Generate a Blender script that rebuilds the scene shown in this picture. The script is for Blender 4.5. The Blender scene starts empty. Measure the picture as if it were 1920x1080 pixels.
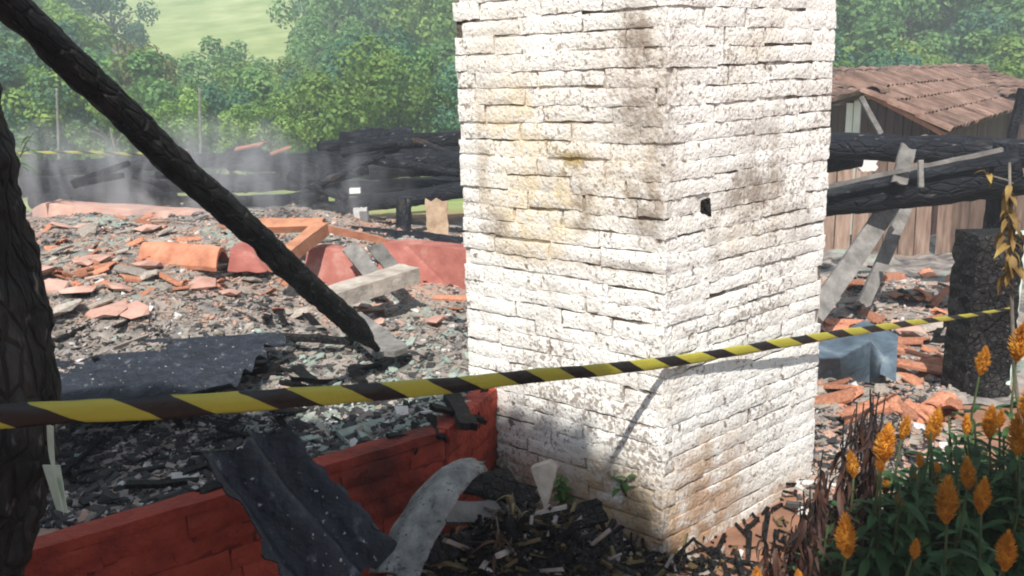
import bpy, bmesh, math, random
from mathutils import Vector, Matrix, noise as mn
random.seed(7)
R = math.radians
scene = bpy.context.scene
COL = scene.collection
# ------------------------------------------------------------------ camera
CAM = Vector((0, 0, 1.6)); PITCH = R(13.5); ROLL = R(1.7); F = 1660.0
fwd = Vector((0, math.cos(PITCH), -math.sin(PITCH)))
r0 = Vector((1, 0, 0)); u0 = Vector((0, math.sin(PITCH), math.cos(PITCH)))
rc = math.cos(ROLL) * r0 - math.sin(ROLL) * u0
uc = math.cos(ROLL) * u0 + math.sin(ROLL) * r0
cd = bpy.data.cameras.new('camera'); cam = bpy.data.objects.new('camera', cd); COL.objects.link(cam)
cam.matrix_world = Matrix(((rc.x, uc.x, -fwd.x, CAM.x), (rc.y, uc.y, -fwd.y, CAM.y), (rc.z, uc.z, -fwd.z, CAM.z), (0, 0, 0, 1)))
cd.sensor_width = 36; cd.lens = F / 1920 * 36; cd.clip_start = .05; cd.clip_end = 1500
scene.camera = cam
# ------------------------------------------------------------------ light
SUN_EL = R(50); SUN_AZ = R(-9)          # the sun stands behind the viewpoint, a little to the left
sdir = Vector((math.sin(SUN_AZ) * math.cos(SUN_EL), -math.cos(SUN_AZ) * math.cos(SUN_EL), math.sin(SUN_EL)))
w = bpy.data.worlds.new('World'); scene.world = w; w.use_nodes = True
nt = w.node_tree; bg = nt.nodes['Background']
sky = nt.nodes.new('ShaderNodeTexSky'); sky.sky_type = 'NISHITA'; sky.sun_disc = False
sky.sun_elevation = SUN_EL; sky.sun_rotation = math.atan2(sdir.x, sdir.y)
nt.links.new(sky.outputs[0], bg.inputs[0]); bg.inputs[1].default_value = .05
sl = bpy.data.lights.new('sun', 'SUN'); sl.energy = 5.0; sl.angle = R(.6); sl.color = (1, .95, .87)
so = bpy.data.objects.new('sun', sl); COL.objects.link(so)
so.rotation_euler = (-sdir).to_track_quat('-Z', 'Y').to_euler()
vs = scene.view_settings
vs.view_transform = 'Standard'; vs.look = 'None'; vs.gamma = 1; vs.use_curve_mapping = False; vs.exposure = 1.05
scene.cycles.filter_width = 2.0
scene.cycles.max_bounces = 8; scene.cycles.volume_bounces = 1; scene.cycles.transparent_max_bounces = 12
scene.cycles.volume_step_rate = 2.0; scene.cycles.volume_max_steps = 128
scene.cycles.use_denoising = True

# ------------------------------------------------------------------ helpers
def at(px, py, Y):
    d = fwd * F + rc * (px - 960) + uc * (540 - py)
    return CAM + d * (Y / d.y)
def lerp(a, b, t): return a + (b - a) * t
def sm(a, b, x):
    t = max(0, min(1, (x - a) / (b - a))); return t * t * (3 - 2 * t)
def fbm(p, o=4): return mn.fractal(p, .9, 2.1, o)

def nmat(name, cols, scale=6, rough=.85, bump=.3, bscale=40, spec=.25, rnd=0.0, stretch=None, detail=6,
         spots=None, vor=None, local=False, metallic=0.0, trans=0.0, bdist=.01, grain=False):
    """cols: list of (position, colour) for a noise ramp; spots: (scale, threshold, colour); vor: crack scale for charred wood"""
    m = bpy.data.materials.new(name); m.use_nodes = True
    n = m.node_tree.nodes; L = m.node_tree.links; b = n['Principled BSDF']
    if local:
        tc = n.new('ShaderNodeTexCoord'); src = tc.outputs['Object']
    else:
        g = n.new('ShaderNodeNewGeometry'); src = g.outputs['Position']
    if grain:
        an = n.new('ShaderNodeAttribute'); an.attribute_name = 'grain'; src = an.outputs['Vector']
    if stretch:
        mp = n.new('ShaderNodeMapping'); mp.inputs['Scale'].default_value = stretch; L.new(src, mp.inputs[0]); src = mp.outputs[0]
    if rnd or local:
        oi = n.new('ShaderNodeObjectInfo')
        if local:
            ad = n.new('ShaderNodeVectorMath'); ad.operation = 'ADD'; sc_ = n.new('ShaderNodeVectorMath'); sc_.operation = 'SCALE'
            sc_.inputs[3].default_value = 37; L.new(oi.outputs['Random'], sc_.inputs[0]); L.new(src, ad.inputs[0]); L.new(sc_.outputs[0], ad.inputs[1]); src = ad.outputs[0]
    t = n.new('ShaderNodeTexNoise'); t.inputs['Scale'].default_value = scale; t.inputs['Detail'].default_value = detail
    t.inputs['Roughness'].default_value = .62; L.new(src, t.inputs['Vector'])
    cr = n.new('ShaderNodeValToRGB'); L.new(t.outputs['Fac'], cr.inputs[0])
    e = cr.color_ramp.elements
    while len(e) < len(cols): e.new(.5)
    for k, (p, c) in enumerate(cols): e[k].position = p; e[k].color = (*c, 1)
    col = cr.outputs[0]
    for sp in (spots or []):
        t2 = n.new('ShaderNodeTexNoise'); t2.inputs['Scale'].default_value = sp[0]; t2.inputs['Detail'].default_value = 4; L.new(src, t2.inputs['Vector'])
        c2 = n.new('ShaderNodeValToRGB'); c2.color_ramp.elements[0].position = sp[1]; c2.color_ramp.elements[1].position = sp[1] + (sp[3] if len(sp) > 3 else .05)
        L.new(t2.outputs['Fac'], c2.inputs[0])
        mx = n.new('ShaderNodeMixRGB'); L.new(c2.outputs[0], mx.inputs[0]); L.new(col, mx.inputs[1]); mx.inputs[2].default_value = (*sp[2], 1); col = mx.outputs[0]
    if rnd:
        hs = n.new('ShaderNodeHueSaturation'); mr = n.new('ShaderNodeMapRange'); mr.inputs[3].default_value = 1 - rnd; mr.inputs[4].default_value = 1 + rnd
        L.new(oi.outputs['Random'], mr.inputs[0]); L.new(mr.outputs[0], hs.inputs['Value']); L.new(col, hs.inputs['Color']); col = hs.outputs[0]
    L.new(col, b.inputs['Base Color'])
    b.inputs['Roughness'].default_value = rough; b.inputs['Specular IOR Level'].default_value = spec; b.inputs['Metallic'].default_value = metallic
    if bump:
        bn = n.new('ShaderNodeTexNoise'); bn.inputs['Scale'].default_value = bscale; bn.inputs['Detail'].default_value = 6; L.new(src, bn.inputs['Vector'])
        h = bn.outputs['Fac']
        if vor:
            v = n.new('ShaderNodeTexVoronoi'); v.feature = 'DISTANCE_TO_EDGE'; v.inputs['Scale'].default_value = vor; L.new(src, v.inputs['Vector'])
            mr2 = n.new('ShaderNodeMapRange'); mr2.inputs[2].default_value = .12; L.new(v.outputs['Distance'], mr2.inputs[0])
            ma = n.new('ShaderNodeMath'); ma.operation = 'ADD'; L.new(mr2.outputs[0], ma.inputs[0]); L.new(h, ma.inputs[1]); h = ma.outputs[0]
        bu = n.new('ShaderNodeBump'); bu.inputs['Strength'].default_value = bump; bu.inputs['Distance'].default_value = bdist
        L.new(h, bu.inputs['Height']); L.new(bu.outputs[0], b.inputs['Normal'])
    if trans:
        tr = n.new('ShaderNodeBsdfTranslucent'); L.new(col, tr.inputs[0]); ms = n.new('ShaderNodeMixShader'); ms.inputs[0].default_value = trans
        L.new(b.outputs[0], ms.inputs[1]); L.new(tr.outputs[0], ms.inputs[2]); L.new(ms.outputs[0], n['Material Output'].inputs[0])
    return m

class MB:
    def __init__(s): s.v = []; s.f = []; s.mi = []; s.g = []
    def add(s, vs, fs, mi=0, g=None):
        o = len(s.v); s.v += [tuple(v) for v in vs]; s.g += [tuple(v) for v in (g or vs)]; s.f += [tuple(i + o for i in f) for f in fs]; s.mi += [mi] * len(fs)
    def hexa(s, p, mi=0):      # p: 8 points, bottom ring then top ring
        s.add(p, [(3, 2, 1, 0), (4, 5, 6, 7), (0, 1, 5, 4), (1, 2, 6, 5), (2, 3, 7, 6), (3, 0, 4, 7)], mi)
    def box(s, c, ax, ay, az, mi=0, jit=0):
        c = Vector(c); q = []
        for k in (-1, 1):
            for (i, j) in ((-1, -1), (1, -1), (1, 1), (-1, 1)):
                q.append(c + ax * i + ay * j + az * k + Vector([random.uniform(-jit, jit) for _ in range(3)]))
        s.hexa(q, mi)
    def tube(s, path, rad, n=12, jag=0.0, fr=9.0, mi=0, seed=0, flat=1.0, cap=True, chip=0.0):
        path = [Vector(p) for p in path]; m = len(path); vs = []; gr = []; ln_ = 0
        od = (path[-1] - path[0]).normalized(); ref = Vector((0, 1, 0)) if abs(od.z) > .8 else Vector((0, 0, 1))
        for i, p in enumerate(path):
            t = (path[min(i + 1, m - 1)] - path[max(i - 1, 0)]).normalized()
            a = t.cross(ref)
            if a.length < .05: a = t.cross(Vector((1, 0, 0)))
            a.normalize(); b = a.cross(t).normalized()
            if i: ln_ += (p - path[i - 1]).length
            r = rad[i] if isinstance(rad, (list, tuple)) else rad
            for k in range(n):
                th = 2 * math.pi * k / n
                d = a * math.cos(th) + b * math.sin(th) * flat
                rr = r * (1 + jag * fbm((p + d * r) * fr + Vector((seed, seed * 2.3, 0)), 3))
                if chip:
                    q = mn.noise((p + d * r) * fr * .45 + Vector((0, seed, 5)))
                    if q > .25: rr -= r * chip * (q - .25)
                vs.append(p + d * rr); gr.append((math.cos(th) * r + seed, math.sin(th) * r + seed * .7, ln_ * .38))
        fs = [(i * n + k, i * n + (k + 1) % n, (i + 1) * n + (k + 1) % n, (i + 1) * n + k) for i in range(m - 1) for k in range(n)]
        if cap: fs += [tuple(range(n - 1, -1, -1)), tuple(range((m - 1) * n, m * n))]
        s.add(vs, fs, mi, gr)
    def build(s, name, mats, parent=None, smooth=False, origin=None):
        me = bpy.data.meshes.new(name)
        v = s.v
        if origin is not None: v = [tuple(Vector(p) - Vector(origin)) for p in v]
        me.from_pydata(v, [], s.f)
        for m in (mats if isinstance(mats, (list, tuple)) else [mats]): me.materials.append(m)
        me.polygons.foreach_set('material_index', s.mi)
        if smooth: me.polygons.foreach_set('use_smooth', [True] * len(s.f))
        if len(s.g) == len(s.v):
            at_ = me.attributes.new('grain', 'FLOAT_VECTOR', 'POINT'); at_.data.foreach_set('vector', [c for q in s.g for c in q])
        me.update()
        bm = bmesh.new(); bm.from_mesh(me); bmesh.ops.recalc_face_normals(bm, faces=bm.faces); bm.to_mesh(me); bm.free()
        o = bpy.data.objects.new(name, me); COL.objects.link(o)
        if parent: o.parent = parent
        if origin is not None: o.location = origin
        return o
def leafmesh_build(mb, name, mats, parent=None):   # no normal recalculation: loose leaves
    me = bpy.data.meshes.new(name); me.from_pydata(mb.v, [], mb.f)
    for m in (mats if isinstance(mats, (list, tuple)) else [mats]): me.materials.append(m)
    me.polygons.foreach_set('material_index', mb.mi); me.update()
    o = bpy.data.objects.new(name, me); COL.objects.link(o)
    if parent: o.parent = parent
    return o
def inst(name, me, parent, loc, rot=None, scale=None):
    o = bpy.data.objects.new(name, me); COL.objects.link(o); o.parent = parent; o.location = loc
    if rot is not None: o.rotation_euler = rot
    if scale is not None: o.scale = scale
    return o
def empty(name, loc=(0, 0, 0)):
    o = bpy.data.objects.new(name, None); COL.objects.link(o); o.location = loc; o.empty_display_size = .1; return o
def tag(o, label, cat, group=None, kind='thing'):
    o['label'] = label; o['category'] = cat; o['kind'] = kind
    if group: o['group'] = group
    return o
def struct(o): o['kind'] = 'structure'; return o
def seg(a, b, n): return [lerp(Vector(a), Vector(b), i / (n - 1)) for i in range(n)]
def grid(mb, P, nu, nv, mi=0):
    vs = [P(i / nu, j / nv) for j in range(nv + 1) for i in range(nu + 1)]
    mb.add(vs, [(j * (nu + 1) + i, j * (nu + 1) + i + 1, (j + 1) * (nu + 1) + i + 1, (j + 1) * (nu + 1) + i) for j in range(nv) for i in range(nu)], mi)
def slab_grid(mb, P, N, th, nu, nv, mi=0):
    """a sheet with real thickness: P(u,v) mid surface, N thickness direction"""
    A = [P(i / nu, j / nv) + N * th / 2 for j in range(nv + 1) for i in range(nu + 1)]
    B = [p - N * th for p in A]; o = len(A); W = nu + 1
    fs = []
    for j in range(nv):
        for i in range(nu):
            a = j * W + i; q = (a, a + 1, a + W + 1, a + W); fs.append(q); fs.append(tuple(k + o for k in reversed(q)))
    rim = [i for i in range(W)] + [j * W + nu for j in range(1, nv + 1)] + [nv * W + i for i in range(nu - 1, -1, -1)] + [j * W for j in range(nv - 1, 0, -1)]
    for k in range(len(rim)):
        a, b = rim[k], rim[(k + 1) % len(rim)]; fs.append((b, a, a + o, b + o))
    mb.add(A + B, fs, mi)

# ------------------------------------------------------------------ materials
CH = nmat('charred_wood', [(.3, (.006, .006, .007)), (.58, (.015, .0145, .015)), (.8, (.05, .047, .047))], 22, .7, 1.0, 90, .2, vor=30, rnd=.25, grain=True, bdist=.014, spots=[(7, .54, (.05, .047, .046), .2), (40, .64, (.12, .115, .11), .08), (5, .66, (.06, .035, .02), .1)])
CHG = nmat('charred_wood_grey', [(.3, (.006, .007, .010)), (.58, (.014, .016, .021)), (.8, (.07, .072, .08))], 11, .75, .7, 70, .15, vor=22, rnd=.25, grain=True, bdist=.02, spots=[(5, .6, (.05, .054, .062), .2), (30, .66, (.14, .14, .145), .08), (4, .67, (.10, .065, .04), .1)])
GREYWOOD = nmat('weathered_wood', [(.3, (.09, .085, .08)), (.6, (.2, .19, .18)), (.8, (.32, .30, .28))], 10, .85, .5, 60, rnd=.2)
PALEWOOD = nmat('pale_wood', [(.3, (.3, .2, .13)), (.6, (.5, .37, .26))], 10, .85, .4, 50)
ORANGEWOOD = nmat('orange_wood', [(.3, (.30, .13, .075)), (.6, (.46, .22, .13))], 9, .8, .4, 50)
PAINT_DEF = dict(scale=7, rough=.9, bump=.9, bscale=80, spec=.2, bdist=.007)
WHITE = nmat('white_limewash_brick', [(.25, (.50, .46, .42)), (.40, (.74, .72, .69)), (.55, (.82, .81, .78)), (.8, (.85, .84, .81))],
             spots=[(2.6, .60, (.60, .53, .44), .16), (72, .635, (.28, .24, .21), .05), (26, .655, (.22, .185, .155), .05), (130, .655, (.14, .12, .10), .04)], **PAINT_DEF)
MORTAR = nmat('old_white_mortar', [(.36, (.07, .056, .046)), (.47, (.17, .14, .115)), (.54, (.72, .69, .65))], scale=4, rough=.95, bump=.8, bscale=90)
RED = nmat('red_painted_brick', [(.25, (.15, .02, .013)), (.5, (.29, .042, .024)), (.78, (.38, .066, .04))], 9, .75, .9, 45, .25, spots=[(60, .70, (.08, .02, .015)), (3.2, .55, (.08, .015, .011), .16)])
REDDK = nmat('red_mortar', [(.3, (.10, .015, .012)), (.7, (.2, .03, .02))], 20, .85, .6, 60)
REDFADE = nmat('faded_red_plaster', [(.3, (.22, .065, .055)), (.55, (.34, .125, .10)), (.75, (.46, .27, .23))], 5, .85, .4, 40)
PINK = nmat('pink_burnt_plaster', [(.3, (.36, .2, .16)), (.6, (.52, .33, .27)), (.8, (.6, .45, .38))], 4, .9, .5, 30)
TILE = nmat('burnt_clay_tile', [(.3, (.28, .11, .065)), (.55, (.46, .2, .12)), (.8, (.58, .33, .23))], 7, .85, .5, 40, rnd=.35, local=True)
ROOFTILE = nmat('old_roof_tile', [(.3, (.075, .045, .036)), (.5, (.165, .10, .076)), (.75, (.26, .175, .14))], 5, .9, .5, 30, rnd=.32, spots=[(2.2, .62, (.14, .12, .10), .1)])
PLASTER = nmat('broken_plaster', [(.3, (.22, .19, .165)), (.55, (.40, .35, .30)), (.8, (.55, .50, .45))], 9, .9, .6, 40, rnd=.3, local=True)
GREENPL = nmat('pale_green_plaster', [(.3, (.2, .245, .215)), (.6, (.33, .40, .355)), (.8, (.46, .52, .47))], 9, .9, .5, 40, rnd=.2, local=True)
ASHCHIP = nmat('grey_ash_chip', [(.3, (.15, .13, .12)), (.7, (.36, .315, .285))], 12, .95, .4, 60)
PALECHIP = nmat('pale_ash_chip', [(.3, (.4, .38, .37)), (.7, (.62, .6, .58))], 12, .95, .4, 60)
BLACKSHEET = nmat('sooty_metal_sheet', [(.3, (.008, .010, .015)), (.6, (.02, .025, .036)), (.8, (.06, .066, .08))], 9, .6, .9, 28, .3, bdist=.02,
                  spots=[(18, .63, (.09, .095, .11), .08), (60, .68, (.35, .35, .36), .03)])
GREYSHEET = nmat('scorched_cement_sheet', [(.3, (.08, .082, .08)), (.52, (.2, .205, .2)), (.8, (.38, .385, .37))], 14, .9, .9, 70, spots=[(8, .58, (.05, .05, .05), .15), (60, .60, (.05, .05, .05), .08)])
BLUESHEET = nmat('blue_grey_zinc', [(.3, (.04, .058, .08)), (.55, (.10, .14, .18)), (.75, (.25, .29, .32))], 6, .55, .3, 40, .4)
MINT = nmat('mint_green_paint', [(.3, (.36, .47, .41)), (.7, (.56, .68, .6))], 10, .7, .2, 50)
PLANK = nmat('shed_plank', [(.3, (.13, .085, .065)), (.55, (.26, .18, .14)), (.8, (.40, .31, .25))], 8, .85, .5, 40, rnd=.4, stretch=(3, 3, .4))
PLANKDK = nmat('dark_shed_plank', [(.3, (.04, .024, .022)), (.6, (.085, .052, .047))], 8, .85, .5, 40, rnd=.3, stretch=(3, 3, .4))
WHITEPANEL = nmat('white_panel', [(.3, (.6, .6, .58)), (.7, (.75, .74, .72))], 5, .7, .1)
BARK = nmat('bark', [(.3, (.06, .05, .04)), (.7, (.22, .2, .17))], 12, .9, .6, 30)
def leafmat(name, a, b, c, tr=.4, sc=1.3):
    return nmat(name, [(.3, a), (.5, b), (.72, c)], sc, .6, 0, spec=.3, trans=tr, rnd=.22, detail=3)
L_BRIGHT = leafmat('bright_leaf', (.095, .185, .04), (.19, .32, .07), (.32, .43, .11))
L_MID = leafmat('mid_leaf', (.07, .165, .055), (.14, .275, .085), (.23, .36, .12))
L_BLUE = leafmat('bluish_leaf', (.035, .11, .07), (.07, .18, .105), (.13, .25, .14))
L_OCHRE = leafmat('ochre_leaf', (.12, .15, .04), (.2, .22, .07), (.27, .25, .1))
L_CELO = leafmat('flowerbed_leaf', (.014, .045, .017), (.03, .08, .027), (.065, .135, .045), .2, 6)
L_DEAD = leafmat('withered_leaf', (.018, .011, .01), (.05, .022, .016), (.11, .05, .03), .15, 8)
L_STRAW = leafmat('straw_leaf', (.06, .045, .02), (.15, .11, .05), (.27, .22, .10), .2, 8)
L_WEED = leafmat('weed_leaf', (.05, .12, .03), (.09, .2, .05), (.16, .28, .07), .3, 8)
L_DRY = leafmat('dried_yellow_leaf', (.12, .07, .02), (.26, .17, .05), (.45, .40, .12), .25, 9)
STEM = nmat('green_stem', [(.3, (.03, .05, .018)), (.7, (.07, .09, .035))], 9, .7, 0)
PLUME = nmat('orange_plume', [(.25, (.34, .11, .012)), (.5, (.58, .24, .022)), (.75, (.70, .38, .06))], 26, .8, 0, trans=.2, rnd=.15)
TAPEYELLOW = None

def ground_mat():
    m = nmat('soil_and_grass', [(.3, (.14, .075, .05)), (.55, (.27, .14, .09)), (.8, (.38, .22, .15))], 3.5, .95, .8, 25)
    n = m.node_tree.nodes; L = m.node_tree.links; b = n['Principled BSDF']
    soil = b.inputs['Base Color'].links[0].from_socket
    g = n.new('ShaderNodeNewGeometry'); sx = n.new('ShaderNodeSeparateXYZ'); L.new(g.outputs['Position'], sx.inputs[0])
    t = n.new('ShaderNodeTexNoise'); t.inputs['Scale'].default_value = .35; t.inputs['Detail'].default_value = 8; L.new(g.outputs['Position'], t.inputs['Vector'])
    cr = n.new('ShaderNodeValToRGB'); e = cr.color_ramp.elements; e[0].position = .3; e[0].color = (.17, .23, .06, 1); e[1].position = .72; e[1].color = (.36, .40, .17, 1)
    L.new(t.outputs['Fac'], cr.inputs[0])
    mr = n.new('ShaderNodeMapRange'); mr.inputs[1].default_value = 10.2; mr.inputs[2].default_value = 11.5; L.new(sx.outputs['Y'], mr.inputs[0])
    mx = n.new('ShaderNodeMixRGB'); L.new(mr.outputs[0], mx.inputs[0]); L.new(soil, mx.inputs[1]); L.new(cr.outputs[0], mx.inputs[2]); L.new(mx.outputs[0], b.inputs['Base Color'])
    return m
GROUND = ground_mat()
ASH = nmat('ash_covered_floor', [(.3, (.04, .038, .038)), (.43, (.16, .145, .135)), (.6, (.33, .285, .255)), (.8, (.45, .40, .36))], 5, .95, .9, 30,
           spots=[(1.7, .53, (.25, .31, .27), .12), (22, .66, (.4, .39, .37), .06), (9, .60, (.05, .05, .055), .1), (1.5, .57, (.07, .066, .066), .12), (1.1, .58, (.40, .26, .2), .1)])

# ------------------------------------------------------------------ terrain
def hill(x, y):
    z = 0
    if y > 10: z -= .9 * sm(10, 20, y)
    if y > 20: z -= 1.1 * sm(20, 30, y)
    if y > 30:
        z += (y - 30) * .17 * sm(28, 48, y) + .03 * max(0, y - 60)
        z += 1.6 * fbm(Vector((x * .02, y * .02, 3)), 3) * sm(30, 60, y)
        z += sm(6, 24, x) * sm(30, 60, y) * 3
    if x > 2: z -= sm(2.5, 5, x) * sm(8.6, 9.6, y) * 1.0 * (1 - sm(20, 30, y))
    return z
def floor_z(x, y):
    z = .30 * sm(2.9, 5.6, y) * sm(-.6, -2.4, x) + .12 * sm(2.9, 4.2, y) * sm(1.1, .2, x)
    z -= .14 * sm(3.2, 5, y) * sm(1, 2, x)
    z -= .10 * sm(7.4, 9.2, y)
    z += .09 * fbm(Vector((x * .9, y * .9, 1.7)), 4) * sm(2.8, 3.6, y)
    z += .03 * fbm(Vector((x * 4, y * 4, 7.7)), 3) * sm(2.6, 3.2, y)
    return z
def wall_back(x):
    if x < -.235: return 2.68 + .708 * (x + .235) + .05
    if x < -.05: return 2.72 + 2.3 * (x + .235)
    return 3.16 + .84 * max(0, -x)
def gz(x, y, raised=True):
    k = 1 - sm(9.4, 10.6, y)
    z = hill(x, y) * (1 - k) + k * floor_z(x, y) if y > 9.4 else floor_z(x, y)
    z += .30 * math.exp(-((x - .01) ** 2 / .15 + (y - 2.33) ** 2 / .10))       # debris mound before the pillar
    z += .015 * fbm(Vector((x * 5, y * 5, .3)), 3)
    if raised and x < .3:
        q = y - wall_back(x)
        if q > 0: z = max(z, lerp(z, .452 + .012 * fbm(Vector((x * 7, y * 7, 2)), 3), (1 - sm(.25, 1.5, q)) * (1 - sm(-.05, .3, x))))
    return z
mb = MB()
xs = sorted(set([round(-7 + .1 * i, 3) for i in range(141)] + [-260 + 12 * i for i in range(21)] + [-20 + 1 * i for i in range(14)] + [7 + 1 * i for i in range(14)] + [20 + 12 * i for i in range(21)]))
ys = sorted(set([round(.2 + .08 * i, 3) for i in range(130)] + [-40, -20, -8, -4, -2, -1, 0] + [10.6 + .8 * i for i in range(26)] + [31.4 + 4 * i for i in range(16)] + [96 + 12 * i for i in range(22)]))
vv = [(x, y, gz(x, y, False)) for y in ys for x in xs]; W = len(xs)
mb.add(vv, [(j * W + i, j * W + i + 1, (j + 1) * W + i + 1, (j + 1) * W + i) for j in range(len(ys) - 1) for i in range(W - 1)])
struct(mb.build('ground', GROUND, smooth=True))
# ash sheet over the house floor
mb = MB(); NX, NY = 150, 110
def ashP(u, v):
    x = -6.5 + 13 * u
    y0 = wall_back(max(x, -2.6)) + .012 if x < 0 else 3.18 + .25 * math.sin(x * 1.3) + .4 * max(0, x - .6)
    y = lerp(y0, 9.7, v ** 1.3)
    return Vector((x, y, gz(x, y) + .012))
grid(mb, ashP, NX, NY); struct(mb.build('ash_floor', ASH, smooth=True))

# ------------------------------------------------------------------ white pillar
def stain(m, spots):
    """soil splashes and smoke stains at fixed places: (centre, radii, colour, strength), broken up by noise"""
    n = m.node_tree.nodes; L = m.node_tree.links; b = n['Principled BSDF']; col = b.inputs['Base Color'].links[0].from_socket
    g = n.new('ShaderNodeNewGeometry'); t = n.new('ShaderNodeTexNoise'); t.inputs['Scale'].default_value = 14; t.inputs['Detail'].default_value = 7; t.inputs['Roughness'].default_value = .7
    L.new(g.outputs['Position'], t.inputs['Vector'])
    cr = n.new('ShaderNodeMapRange'); cr.inputs[1].default_value = .36; cr.inputs[2].default_value = .55; L.new(t.outputs['Fac'], cr.inputs[0])
    for c, r_, co, st in spots:
        su = n.new('ShaderNodeVectorMath'); su.operation = 'SUBTRACT'; su.inputs[1].default_value = c; L.new(g.outputs['Position'], su.inputs[0])
        dv_ = n.new('ShaderNodeVectorMath'); dv_.operation = 'DIVIDE'; dv_.inputs[1].default_value = r_; L.new(su.outputs[0], dv_.inputs[0])
        ln = n.new('ShaderNodeVectorMath'); ln.operation = 'LENGTH'; L.new(dv_.outputs[0], ln.inputs[0])
        mr = n.new('ShaderNodeMapRange'); mr.interpolation_type = 'SMOOTHSTEP'; mr.inputs[1].default_value = .25; mr.inputs[2].default_value = 1; mr.inputs[3].default_value = st; mr.inputs[4].default_value = 0; L.new(ln.outputs['Value'], mr.inputs[0])
        mu = n.new('ShaderNodeMath'); mu.operation = 'MULTIPLY'; L.new(mr.outputs[0], mu.inputs[0]); L.new(cr.outputs[0], mu.inputs[1])
        mx = n.new('ShaderNodeMixRGB'); L.new(mu.outputs[0], mx.inputs[0]); L.new(col, mx.inputs[1]); mx.inputs[2].default_value = (*co, 1); col = mx.outputs[0]
    # pitted specks, denser in patches
    t1 = n.new('ShaderNodeTexNoise'); t1.inputs['Scale'].default_value = 62; t1.inputs['Detail'].default_value = 3; t1.inputs['Distortion'].default_value = .6; L.new(g.outputs['Position'], t1.inputs['Vector'])
    t2 = n.new('ShaderNodeTexNoise'); t2.inputs['Scale'].default_value = 3.2; t2.inputs['Detail'].default_value = 3; L.new(g.outputs['Position'], t2.inputs['Vector'])
    ma = n.new('ShaderNodeMath'); ma.operation = 'MULTIPLY_ADD'; L.new(t2.outputs['Fac'], ma.inputs[0]); ma.inputs[1].default_value = .62; L.new(t1.outputs['Fac'], ma.inputs[2])
    mr = n.new('ShaderNodeMapRange'); mr.inputs[1].default_value = .925; mr.inputs[2].default_value = .99; mr.inputs[4].default_value = .85; L.new(ma.outputs[0], mr.inputs[0])
    mx = n.new('ShaderNodeMixRGB'); L.new(mr.outputs[0], mx.inputs[0]); L.new(col, mx.inputs[1]); mx.inputs[2].default_value = (.31, .26, .22, 1); col = mx.outputs[0]
    L.new(col, b.inputs['Base Color'])
BRN = (.21, .16, .12); TAN = (.52, .40, .24); MUD = (.42, .27, .17)
C = at(1240, 1078, 2.62); C.z = 0
HALF = R(50); LW, RW, PH, SH = .83, .90, 2.08, .056
dl = Vector((-math.sin(HALF), math.cos(HALF), 0)); dr = Vector((math.sin(HALF), math.cos(HALF), 0))
nl = Vector((-math.cos(HALF), -math.sin(HALF), 0)); nr = Vector((math.cos(HALF), -math.sin(HALF), 0))
def onf(px, py, _=0):
    d = fwd * F + rc * (px - 960) + uc * (540 - py); n = nl if px < 1243 else nr
    return CAM + d * ((C - CAM).dot(n) / d.dot(n))
ST = [(onf(1235, 280, 2.64), (.07, .07, .34), (.30, .24, .19), .75), (onf(1455, 300, 2.9), (.06, .06, .3), (.34, .28, .22), .6), (onf(905, 300, 3.05), (.05, .05, .3), (.34, .27, .2), .6), (onf(1160, 500, 2.7), (.3, .3, .03), (.25, .2, .16), .7), (onf(1130, 330, 2.75), (.34, .34, .22), (.52, .43, .31), .6), (onf(1420, 420, 2.8), (.34, .34, .2), (.5, .43, .34), .55), (onf(1180, 120, 2.72), (.26, .26, .2), (.5, .43, .36), .6), (onf(930, 120, 3.0), (.2, .2, .3), (.6, .54, .45), .5), (onf(1000, 480, 2.85), (.4, .4, .05), (.45, .36, .26), .6), (onf(1190, 60, 2.72), (.09, .09, .13), BRN, .8), (onf(1180, 215, 2.72), (.13, .13, .14), BRN, .75), (onf(1400, 350, 2.75), (.2, .2, .11), BRN, .8), (onf(1410, 250, 2.75), (.16, .16, .1), BRN, .45),
      (onf(1000, 390, 2.85), (.32, .32, .24), (.62, .5, .30), .75), (onf(1070, 300, 2.8), (.1, .1, .04), (.4, .3, .1), .9), (onf(925, 420, 3.0), (.1, .1, .08), BRN, .7), (onf(1210, 400, 2.66), (.1, .1, .16), BRN, .7), (onf(1090, 390, 2.76), (.06, .06, .15), BRN, .7),
      (onf(980, 230, 2.9), (.3, .3, .2), (.62, .5, .30), .6), (onf(1340, 470, 2.7), (.05, .05, .09), BRN, .6), (onf(1500, 430, 2.95), (.1, .1, .2), BRN, .4), (onf(1330, 900, 2.72), (.35, .35, .25), MUD, .8), (onf(1250, 1050, 2.63), (.7, .7, .3), MUD, 1.0), (onf(1150, 930, 2.67), (.3, .3, .2), TAN, .9), (onf(1020, 930, 2.8), (.3, .3, .25), MUD, .75), (onf(1480, 930, 2.95), (.3, .3, .15), MUD, .7)]
stain(WHITE, ST); stain(MORTAR, ST)
pillar = tag(empty('brick_pillar', C), 'tall white limewashed brick pillar with dirt stained joints at centre of ruin', 'pillar')
mb = MB(); b0 = -(nl + nr) * .009
ring = [b0, dr * RW - nr * .011, dr * RW + dl * LW, dl * LW - nl * .011]
core = [Vector((p.x, p.y, z)) for z in (-.1, PH) for p in ring]; mb.hexa(core); mb.build('core', MORTAR, pillar)
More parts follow.
